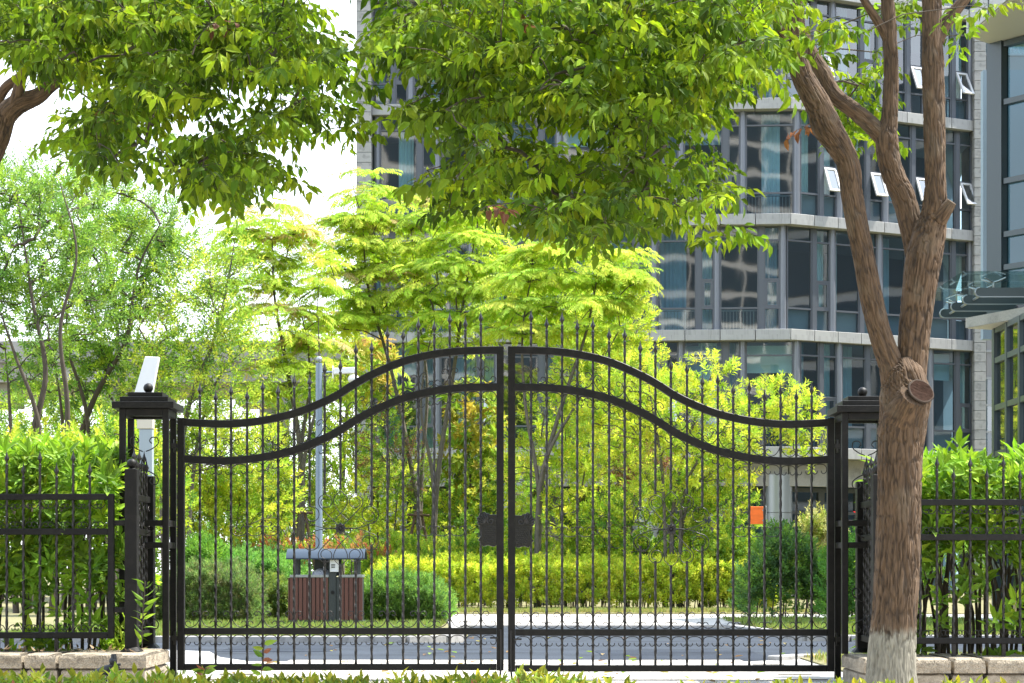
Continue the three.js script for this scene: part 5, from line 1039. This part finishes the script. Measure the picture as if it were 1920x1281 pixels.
{ // grass of the lawns: tufts
  const S = new Leaves(), r = rng(77);
  for (let k = 0; k < 9; k++) { const a = r() * 6.28, d = V(Math.cos(a) * 0.5, 1, Math.sin(a) * 0.5).normalize(); S.small(V((r() - 0.5) * 0.06, 0, (r() - 0.5) * 0.06), d, V(Math.cos(a), 0, Math.sin(a)), 0.05 + 0.04 * r(), 0.008, [0.8 + 0.4 * r(), 0.8 + 0.4 * r(), 1]); }
  const g = S.build(), spots = [];
  const area = (x0, x1, z0, z1, n, c, ok = () => true) => { for (let i = 0; i < n; i++) { const x = lerp(x0, x1, r()), z = lerp(z0, z1, r()); if (ok(x, z) && fbm(x * 1.5, z * 1.5, 501, 3) > 0.3) spots.push({ x, z, c: tint(r, c) }); } };
  const G = [[0.22, 0.27, 0.05], [0.28, 0.3, 0.07], [0.16, 0.22, 0.04]], dry = [[0.42, 0.36, 0.13], [0.34, 0.33, 0.09], [0.25, 0.28, 0.06]];
  area(-6.6, -0.85, -24.3, -34, 9000, G, (x, z) => x < -1.05 - (z < -31 ? 0.3 : 0));
  area(-1.7, 6, -38.3, -41.2, 3500, dry); area(3.3, 7.5, -24.6, -33.5, 5000, G, (x, z) => x > 3.9 || z < -27.5 && x > 3.5); area(2.8, 5, -15.4, -18.7, 1500, dry); area(-5, -2.6, -15.2, -15.9, 300, G);
  const m = new THREE.InstancedMesh(g, leafMat, spots.length), M = new THREE.Matrix4(), q = new THREE.Quaternion();
  spots.forEach((e, i) => { const s = 0.7 + 0.7 * r(); q.setFromAxisAngle(V(0, 1, 0), r() * 6.28); M.compose(V(e.x, 0.0, e.z), q, V(s, s, s)); m.setMatrixAt(i, M); m.setColorAt(i, e.c); });
  m.name = 'grass'; m.userData.kind = 'stuff'; m.userData.label = 'short grass on the lawns and verges behind the gate'; m.userData.category = 'grass'; m.receiveShadow = true; scene.add(m);
}
// ------------------------------------------------------------------ hedges behind the iron fences
const oneLeaf = (L, W, seed) => { const S = new Leaves(), r = rng(seed); S.leaf(V(0, 0, 0), V(0, 1, 0), V(0, 0, 1), L, W, 0.14 + 0.2 * r(), [1, 1, 1], 0.12 + 0.15 * r()); return S.build(); };
const leafMats = (cols, base) => cols.map(c => { const m = base.clone(); m.color = lin(...c); return m; });
function fenceHedge(s, label, x0, x1, top, seed) {
  const bare = s < 0 ? 0.6 : 0.85;
  const { t } = hedge({ label, x0, x1, z0: -15.6, z1: -14.5, h: top, n: 1700, kind: 'laurel', cols: GREEN.laurel, mat: glossLeaf, seed, s: 1.0, wob: 0.1, low: 0.02, round: 0.08, stems: s < 0 ? 95 : 150, shoot: 0.25, bare });
  const r = rng(seed + 3);
  singles(t, () => { const x = lerp(x0, x1, r()), hi = r() < 0.5; return { p: V(x, hi ? top - 0.22 + 0.26 * r() : lerp(0.3, top, r()), -14.5 + 0.1 * r()), axis: hi ? V(r() - 0.5, 0.9, 0.6 * r()) : V(r() - 0.5, 0.2 - r() * 0.5, 0.5 + r() * 0.4) }; }, 280, [1, 2, 3, 4].map(k => oneLeaf(0.115, 0.037, k + seed)), leafMats(GREEN.laurel, glossLeaf), r, 1);
}
fenceHedge(-1, 'broad leaved glossy green hedge behind the left iron fence', -6.2, -2.98, 1.62, 71);
fenceHedge(1, 'broad leaved glossy green hedge behind the right iron fence, right of the tree trunk', 2.88, 6.2, 1.57, 72);
{ // a shoot growing out beside the return panel
  const D = 14.2, t = thing('leafy_shoot', 'young bright green shoot growing through the narrow panel beside the left pillar', 'shoot', P(266, 1216, D)), r = rng(8), M = leafMats(GREEN.laurel, glossLeaf), g = [1, 2, 3].map(k => oneLeaf(0.11, 0.034, k));
  part(t, 'stem', wire([P(266, 1216, D), P(268, 1150, D), P(272, 1090, D)], 0.004, 0.03, 5), barkDark);
  singles(t, (i) => { const f = i / 15; return { p: P(266 + 6 * f, 1200 - 112 * f, D), axis: V((i % 2 ? 1 : -0.5) * (0.6 + 0.4 * r()), 0.15 + 0.4 * r(), 0.4 * (r() - 0.3)) }; }, 15, g, M, r, 0.9);
}
// ------------------------------------------------------------------ front hedge at the lower edge
{
  const { t } = hedge({ label: 'low front hedge with reddish young tips along the bottom edge of the picture', x0: -3.6, x1: 0.4, z0: -12.0, z1: -11.2, h: 0.095, n: 900, kind: 'photinia', cols: GREEN.photinia, seed: 81, s: 1.0, wob: 0.05, round: 0.1, mat: glossLeaf });
  const r = rng(19), g = [1, 2, 3].map(k => oneLeaf(0.06, 0.026, k + 9)), M = leafMats([...GREEN.photinia, [0.3, 0.36, 0.03], [0.34, 0.12, 0.06]], glossLeaf);
  singles(t, () => { const x = lerp(-3.6, 0.4, r()); return { p: V(x, 0.105 + 0.05 * r(), -11.3 + 0.12 * r()), axis: V(r() - 0.5, 1, r() * 0.6) }; }, 200, g, M, r, 1);
  hedge({ label: 'lowest end of the front hedge at the bottom right edge, before the trunk', x0: 0.4, x1: 3.6, z0: -12.0, z1: -11.2, h: 0.03, n: 500, kind: 'photinia', cols: GREEN.photinia, seed: 82, s: 1.0, wob: 0.05, round: 0.1, mat: glossLeaf });
  for (const [nm, px, ys, lab] of [['hedge_shoot', 490, [1265, 1240, 1222, 1200], 'tallest green shoot standing out of the front hedge before the left gate leaf'], ['hedge_shoot', 381, [1265, 1262, 1256, 1252], 'dark leaved shoot of the front hedge near the hinge side of the left gate leaf']]) {
    const D = 11.4, q = thing(nm, lab, 'shoot', P(px, 1275, D)), n = 8;
    part(q, 'stem', wire(ys.map((y, i) => P(px + i * 2, y, D)), 0.0028, 0.02, 5), barkDark);
    singles(q, (i) => { const f = i / n; return { p: P(px + 5 * f, lerp(ys[0], ys[3], f), D), axis: V((i % 2 ? 1 : -1) * (0.5 + 0.5 * r()), 0.6 * r(), 0.4 * (r() - 0.3)) }; }, n, g, M, r, 1.15);
  }
}

// ------------------------------------------------------------------ big tree at right
const ridge = (a, s, r, seed) => {                     // furrowed bark: tall plates parted by crooked furrows
  const c = Math.max(0.05, r) * 6.2832, W = Math.max(6, Math.round(c * 46)), u = a / 6.2832 * W;
  const warp = 0.9 * (vnoise(u * 0.6, s * 5, seed, W * 0.6 | 0 || 1) - 0.5) + 0.5 * (vnoise(u * 1.7, s * 14, seed + 1) - 0.5) * Math.sin(a / 2) ** 2;
  const w = u + warp * 1.7, n = 0.66 * vnoise(w, s * 8, seed + 2, W) + 0.34 * vnoise(w * 2, s * 17, seed + 5, W * 2), e = Math.abs(2 * n - 1);
  return sm(0.01, 0.26, e) * 0.62 + 0.26 * vnoise(w * 4, s * 14, seed + 3, W * 4) + 0.12 * vnoise(w * 7, s * 60, seed + 4, W * 7);
};
const barkFine = tex(256, (u, v) => { const n = fbm(u * 12, v * 6, 211, 4, 12, 6), f = fbm(u * 40, v * 14, 213, 3, 40, 14); const b = 0.8 + 0.5 * (n - 0.5) + 0.5 * (f - 0.5); return [b, b * 0.98, b * 0.95]; });
const trunkMat = new THREE.MeshStandardMaterial({ vertexColors: true, map: barkFine, bumpMap: rep(barkBump, 2, 1), bumpScale: 0.006, roughness: 0.92 });
function limb(pts, D, radPx, seed, amp = 1, white = false, sides = 0) {
  const k = D / F, p = pts.map(([x, y, dz]) => { const q = P(x, y, D - (dz ?? 0)); return q; }), R = radPx.map(v => v * k);
  const n = sides || Math.max(24, Math.round(R[0] * 6.28 / 0.0056));
  const surf = (a, s, r, c) => { const A = Math.min(0.0145, r * 0.15) * amp; const w = white ? 1 - 0.35 * sm(0.55, 0.2, c.y) : 1; return A * (ridge(a, s + seed, r, seed) - 0.62) * w + r * 0.07 * (fbm(Math.cos(a) * 1.3 + 4, Math.sin(a) * 1.3 + s * 1.8, seed + 9, 3) - 0.5); };
  const tn = (a, s, q) => {
    const h = ridge(a, s + seed, R[0], seed), v = 0.75 + 0.5 * fbm(a * 2, s * 3, seed + 20, 3);
    let c = [0.125 * v, 0.078 * v, 0.044 * v].map((x, i) => x * (0.26 + 0.88 * h));
    const lich = 0.5 * sm(0.6, 0.8, fbm(q.x * 9, q.y * 7 + q.z * 5, seed + 30, 3)); c = c.map((x, i) => lerp(x, [0.17, 0.135, 0.095][i], lich * 0.6));
    if (white) { const w = sm(0.46, 0.37, q.y + 0.05 * (fbm(a * 5, s * 4, 7, 3) - 0.5) + 0.06 * (0.5 - h)) * (0.5 + 0.45 * h) * (0.72 + 0.45 * fbm(a * 4, q.y * 16, 17, 4)); c = c.map((x, i) => lerp(x, [0.3, 0.3, 0.25][i], clamp(w, 0, 0.72))); }
    return c;
  };
  return tube(p, R, n, { step: 0.0095, surface: surf, tint: tn, texW: 0.22, texH: 0.44 });
}
{
  const D = 13, t = thing('camphor_tree', 'large camphor tree at right with rough brown forked trunk, whitewashed foot and hanging canopy', 'tree', V((1672 - 960) / F * D, 0, -D));
  const keep = (g) => { const q = g; return q; };
  const add = (name, g) => { const p = whole(t); const m = new THREE.Mesh(g.translate(-p.x, -p.y, -p.z), trunkMat); m.name = name; m.castShadow = m.receiveShadow = true; t.add(m); return m; };
  add('trunk', limb([[1672, 1310], [1672, 1240], [1678, 1150], [1683, 1040], [1686, 930], [1688, 850], [1693, 790], [1697, 745], [1693, 700], [1690, 672]], D, [50, 45, 41, 40.5, 40, 41, 44, 47, 38, 20], 3, 1.15, true));
  add('limb', limb([[1690, 770], [1678, 720], [1672, 690], [1649, 621], [1633, 554], [1621, 487], [1609, 430], [1598, 369], [1588, 302], [1549, 235], [1536, 201], [1502, 134], [1493, 67], [1489, 0], [1478, -120], [1440, -260]], D, [26, 24, 23, 20.5, 21, 20, 20, 20, 21, 27, 23.5, 20, 18, 16, 14, 10], 5));
  add('limb', limb([[1700, 780, -0.05], [1704, 735, -0.05], [1710, 688, -0.05], [1715, 621, -0.05], [1722, 554, -0.05], [1732, 487, -0.05], [1742, 440, -0.05], [1752, 395, -0.03], [1754, 330], [1752, 235], [1750, 134], [1748, 67], [1747, 0], [1742, -120], [1760, -300]], D, [30, 30, 28, 29, 31, 33, 31, 23, 19, 20, 20.5, 18, 18, 16, 11], 7));
  add('limb', limb([[1728, 500, -0.12], [1712, 440, -0.14], [1694, 369, -0.16], [1678, 335, -0.16], [1668, 302, -0.16], [1663, 262, -0.16], [1667, 225, -0.16], [1671, 150, -0.16], [1668, 60, -0.16], [1664, 0, -0.16], [1650, -130, -0.1], [1640, -280]], D, [25, 21, 22, 21, 21, 21, 16, 14, 13.5, 12.5, 11, 8], 9));
  add('limb', limb([[1672, 275, -0.17], [1642, 243, -0.18], [1615, 218, -0.2], [1592, 200, -0.22], [1565, 178, -0.25], [1542, 134, -0.28], [1515, 90, -0.3], [1490, 30, -0.3], [1450, -60, -0.3]], D, [18, 16.5, 15.5, 15, 15, 14.5, 13.5, 11, 8], 11));
  add('limb', limb([[1480, 70, 0], [1462, 48, 0.02], [1441, 22, 0.04], [1410, -15, 0.1], [1330, -60, 0.3]], D, [14, 12, 11, 9, 6], 13));
  add('limb', limb([[1758, 78], [1772, 48], [1790, 22], [1810, -4], [1850, -60]], D, [12, 11, 11, 10.5, 8], 15));
  add('limb', limb([[1664, 75, -0.16], [1652, 50, -0.14], [1636, 25, -0.12], [1618, -5, -0.1], [1590, -70, -0.1]], D, [9, 8.5, 8, 7, 5], 17));
  add('branch', limb([[1420, 5, 0.05], [1360, 8, 0.1], [1320, 28, 0.2], [1278, 55, 0.3], [1200, 90, 0.5]], D, [7, 6, 5, 4, 2.5], 19, 0.7, false, 16));
  // pruned stub with its cut face, and the little knob higher up
  add('stub', limb([[1686, 818, -0.03], [1696, 780, 0.05], [1706, 755, 0.13], [1715, 741, 0.18]], D, [42, 40, 33, 27], 21, 0.8));
  const cut = new THREE.CylinderGeometry(0.083, 0.086, 0.02, 40, 3), cp = cut.attributes.position; for (let i = 0; i < cp.count; i++) if (cp.getY(i) > 0) { const q = Math.hypot(cp.getX(i), cp.getZ(i)); cp.setY(i, 0.01 - 0.012 * (0.5 + 0.5 * Math.sin(q * 300)) * 0.3 - 0.01 * sm(0.02, 0.0, q)); }
  cut.computeVertexNormals();
  const woodTex = tex(256, (u, v) => { const q = Math.hypot(u - 0.5, v - 0.5), n = fbm(u * 10, v * 10, 221, 4), ring = 0.5 + 0.5 * Math.sin(q * 90 + n * 5); const b = 0.009 + 0.016 * n + 0.004 * ring; return [b * 1.5, b * 0.85, b * 0.62]; });
  const cf = new THREE.Mesh(cut, new THREE.MeshPhysicalMaterial({ map: woodTex, roughness: 1, specularIntensity: 0.15, bumpMap: barkBump, bumpScale: 0.004 })); cf.name = 'cut_face'; { const p = P(1716, 739, D).add(V(0.0, 0, 0.185)); cf.position.copy(p).sub(t.position); cf.quaternion.setFromUnitVectors(V(0, 1, 0), V(0.3, 0.5, 0.8).normalize()); t.add(cf); }
  const torus = new THREE.TorusGeometry(0.084, 0.009, 10, 44), tp = torus.attributes.position; for (let i = 0; i < tp.count; i++) { const n = 1 + 0.1 * (fbm(tp.getX(i) * 40, tp.getY(i) * 40, 231, 3) - 0.5); tp.setXYZ(i, tp.getX(i) * n, tp.getY(i) * n, tp.getZ(i)); } torus.computeVertexNormals();
  const tr = new THREE.Mesh(torus, new THREE.MeshStandardMaterial({ color: lin(0.05, 0.033, 0.022), map: barkFine, bumpMap: barkBump, bumpScale: 0.006, roughness: 0.95 })); tr.name = 'callus'; tr.position.copy(cf.position); tr.quaternion.setFromUnitVectors(V(0, 0, 1), V(0.3, 0.5, 0.8).normalize()); t.add(tr);
  add('stub', limb([[1758, 412], [1770, 398, 0.03], [1780, 385, 0.05], [1785, 378, 0.06]], D, [18, 14, 11, 9], 23, 1.3));

  // canopy: sprigs hanging from branches spread through a deep volume
  const r = rng(91), inPoly = (pts) => (x, y) => { let c = false; for (let i = 0, j = pts.length - 1; i < pts.length; j = i++) { const [a, b] = pts[i], [d, e] = pts[j]; if ((b > y) !== (e > y) && x < (d - a) * (y - b) / (e - b) + a) c = !c; } return c; };
  const canopy = (t, poly, n, depth, over, roots, seed, patches = [], cols = GREEN.camphor) => {
    const r = rng(seed), ok = inPoly(poly), xs = poly.map(p => p[0]), ys = poly.map(p => p[1]), list = [], x0 = Math.min(...xs), x1 = Math.max(...xs), y0 = Math.min(...ys), y1 = Math.max(...ys);
    const push = (x, y, d, c) => { const a = unit(r); list.push({ p: P(x, y, d), axis: V(a.x * 0.28, 1, a.z * 0.28), spin: r() * 6.28, s: 0.82 + 0.4 * r(), c: tint(r, c ?? (r() < 0.003 ? [[0.17, 0.075, 0.03]] : cols), 0.28) }); };
    let tries = 0;
    while (list.length < n && tries++ < n * 60) {
      const x = lerp(x0, x1, r()), y = lerp(y0, y1, r()); if (!ok(x, y) || !ok(x, y + 30) || (y > 20 && (!ok(x - 34, y + 8) || !ok(x + 34, y + 8)))) continue;
      const g = fbm(x * 0.015, y * 0.019, seed + 3, 3); if (g < 0.355 + 0.12 * r() - 0.1 * (y < 120)) continue;
      push(x, y, depth[0] + (depth[1] - depth[0]) * r());
    }
    for (const [x, y, q, m, c, dd] of patches) for (let i = 0; i < m; i++) { const a = r() * 6.28, w = q * Math.sqrt(r()); push(x + Math.cos(a) * w, y + Math.sin(a) * w * 0.7, (dd ?? depth[0] + (depth[1] - depth[0]) * 0.5) + (r() - 0.5) * 0.6, c); }
    for (let i = 0; i < over; i++) push(lerp(x0 - 20, x1 + 20, r()), -75 - 400 * r(), lerp(depth[0] - 0.4, depth[1] + 0.4, r()));
    const nodes = grow(roots.map(([x, y, d]) => ({ p: P(x, y, d), d: 0 })), list.filter((_, i) => i % 3 === 0).map(e => e.p.clone()), 0.25);
    part(t, 'twigs', twigs(nodes, 0.0024, 0.5, 0.03, 5, 0), barkDark);
    const dry = list.splice(0, 0);
    crown(t, 'crown', SPRIGS.camphor, list, leafMat);
    return list;
  };
  const lg = [1, 2, 3, 4].map(k => oneLeaf(0.076, 0.037, k + 20)), lm = leafMats(GREEN.camphor.concat([[0.2, 0.3, 0.015]]), leafMat);
  const leafSingles = (t, list, n, seed) => { const r = rng(seed); const near = list.filter(e => e.p.y < 5).sort((a, b) => b.p.z - a.p.z).slice(0, n * 2); singles(t, (i) => { const e = near[(i * 7) % near.length]; return { p: e.p.clone().addScaledVector(unit(r), 0.12), axis: V(r() - 0.5, -0.9, r() - 0.3) }; }, n, lg, lm, r, 1); };
  const right = canopy(t, [[712, -20], [716, 60], [735, 130], [770, 180], [800, 240], [830, 270], [815, 330], [800, 392], [850, 380], [880, 425], [930, 440], [985, 425], [1010, 452], [1075, 455], [1105, 495], [1130, 495], [1160, 450], [1215, 420], [1250, 440], [1290, 440], [1310, 400], [1360, 425], [1400, 440], [1395, 395], [1340, 335], [1395, 372], [1400, 330], [1320, 260], [1310, 215], [1380, 180], [1440, 205], [1475, 190], [1470, 120], [1480, 60], [1480, -20]], 1400, [10.4, 13.2], 520,
    [[1440, 20, 13], [1320, -60, 12.7], [1478, -120, 13], [1200, 90, 12.5], [1100, -40, 12.4], [950, -20, 12.2], [1280, 55, 12.7]], 301,
    [[1345, 440, 38, 6, null, 11.8], [1560, 60, 45, 10], [1600, 170, 50, 16, null, 13.6], [1560, 210, 40, 8, null, 13.7], [1640, 120, 40, 8, null, 13.8], [1690, 20, 60, 12, null, 13.6], [1620, 260, 30, 6, null, 13.7], [1530, 130, 35, 7, null, 13.8], [1800, 60, 26, 3, null, 13.6], [1820, 10, 40, 5], [1590, 240, 30, 6, null, 13.7], [1205, 190, 24, 2, [[0.17, 0.075, 0.03]], 12.2], [1310, 225, 12, 1, [[0.16, 0.07, 0.03]], 11.8], [770, 215, 34, 5, [[0.2, 0.3, 0.014]], 11], [725, 205, 18, 2, [[0.22, 0.34, 0.014]], 11.5], [735, 110, 20, 3, null, 12], [790, 330, 26, 4, null, 12], [830, 390, 24, 4, null, 12], [735, 40, 40, 8, [[0.22, 0.32, 0.02]], 11]]);
  leafSingles(t, right, 290, 5);

  const D2 = 13.2, t2 = thing('camphor_tree', 'camphor tree whose dark branch and hanging leaves fill the upper left corner', 'tree', V(hx(-150, D2), 0, -D2));
  const add2 = (name, g) => { const p = whole(t2); const m = new THREE.Mesh(g.translate(-p.x, -p.y, -p.z), trunkMat); m.name = name; m.castShadow = m.receiveShadow = true; t2.add(m); };
  add2('trunk', limb([[-150, 1310], [-148, 1000], [-140, 700], [-100, 480], [-50, 340], [-15, 270]], D2, [44, 40, 36, 33, 30, 27], 31, 1, true, 80));
  add2('limb', limb([[-45, 330], [-10, 262], [12, 214], [38, 193], [68, 182], [96, 160], [160, 110], [250, 50], [330, -30]], D2, [27, 25, 20, 19, 15, 12, 8, 6, 4], 33, 1));
  add2('limb', limb([[2, 225], [22, 200, 0.03], [34, 172, 0.04], [40, 145, 0.05], [60, 100, 0.1]], D2, [10, 11, 11, 10, 7], 35, 1));
  add2('limb', limb([[-25, 280, -0.1], [-5, 195, -0.1], [10, 165, -0.06], [44, 138, 0], [120, 60, 0.1]], D2, [10, 9, 9, 8, 5], 37, 1));
  const left = canopy(t2, [[-60, -20], [-60, 110], [30, 120], [75, 128], [112, 150], [104, 205], [66, 218], [75, 250], [130, 280], [170, 330], [235, 345], [250, 385], [285, 395], [300, 425], [325, 395], [350, 385], [390, 395], [430, 375], [475, 395], [500, 345], [530, 360], [520, 270], [590, 230], [640, 258], [660, 200], [690, 150], [690, 100], [640, 85], [590, 60], [572, -20]], 1150, [10.6, 13.4], 420,
    [[160, 110, 13.2], [250, 50, 13.2], [96, 160, 13.2], [330, -30, 13.2], [60, 100, 13.1], [450, 30, 12.6], [-20, 240, 13.1]], 303,
    [[650, 225, 28, 7], [620, 130, 40, 9], [510, 320, 30, 6]]);
  leafSingles(t2, left, 290, 6);
}
// fallen leaves and pebbles on the left wall
{
  const r = rng(44), t = thing('leaf_litter', 'dry fallen leaves lying on top of the left stone wall', 'leaf litter', V(-3.4, 0.245, -14.1)), g = [1, 2, 3].map(k => oneLeaf(0.06, 0.028, k + 50)), M = leafMats([[0.3, 0.2, 0.1], [0.4, 0.3, 0.18], [0.2, 0.13, 0.07]], leafMat);
  for (let i = 0; i < 70; i++) { const m = new THREE.Mesh(g[i % 3], M[i % 3]); m.name = 'leaf'; m.position.set(-2.7 - 1.6 * r() + 3.4, 0.006 + 0.02 * r(), -14.05 - 0.35 * r() + 14.1); m.rotation.set(-1.5 + r() - 0.5, r() * 6, r() * 6); t.add(m); }
}

{ // leaves blown onto the road and the drive, and an old repair in the asphalt
  const r = rng(61), S = new Leaves(); S.leaf(V(0, 0, 0), V(1, 0, 0), V(0, 1, 0), 0.075, 0.036, -0.15, [1, 1, 1], 0.3);
  const g = S.build(), n = 150, m = new THREE.InstancedMesh(g, leafMat, n), M = new THREE.Matrix4(), q = new THREE.Quaternion();
  for (let i = 0; i < n; i++) { const far = r() < 0.55, x = lerp(-5, 5, r()), z = far ? -lerp(18.7, 29, r()) : -lerp(14.2, 18, r()); q.setFromAxisAngle(V(0, 1, 0), r() * 6.28); const k = 0.7 + 0.7 * r(); M.compose(V(far ? x * 0.55 + 0.6 : x * 0.45, far ? -0.045 : 0.004, z), q, V(k, k, k)); m.setMatrixAt(i, M); m.setColorAt(i, tint(r, [[0.3, 0.2, 0.08], [0.36, 0.3, 0.08], [0.2, 0.12, 0.06], [0.2, 0.3, 0.04]])); }
  m.name = 'fallen_leaves'; m.userData.kind = 'stuff'; m.userData.label = 'scattered fallen leaves on the road and the drive'; m.userData.category = 'leaves'; m.receiveShadow = true; scene.add(m);
  const patch = asphalt.clone(); patch.color = lin(0.72, 0.74, 0.78);
  const pts = (x0, x1, z0, z1) => { const o = []; for (let k = 0; k < 28; k++) { const f = k / 28 * 4, e = f % 1, s = Math.floor(f); o.push([[lerp(x0, x1, e), z0], [x1, lerp(z0, z1, e)], [lerp(x1, x0, e), z1], [x0, lerp(z1, z0, e)]][s].map(v => v + (r() - 0.5) * 0.06)); } return o; };
  structure('road_patch', slab(pts(0.9, 2.6, -19.2, -21.6), -0.05, -0.046), patch, 'darker repaired patch in the asphalt road');
  structure('road_patch_001', slab(pts(-3.2, -2.0, -21.3, -23.1), -0.05, -0.046), patch, 'small darker patch in the asphalt near the left kerb');
}

renderer.render(scene, camera);
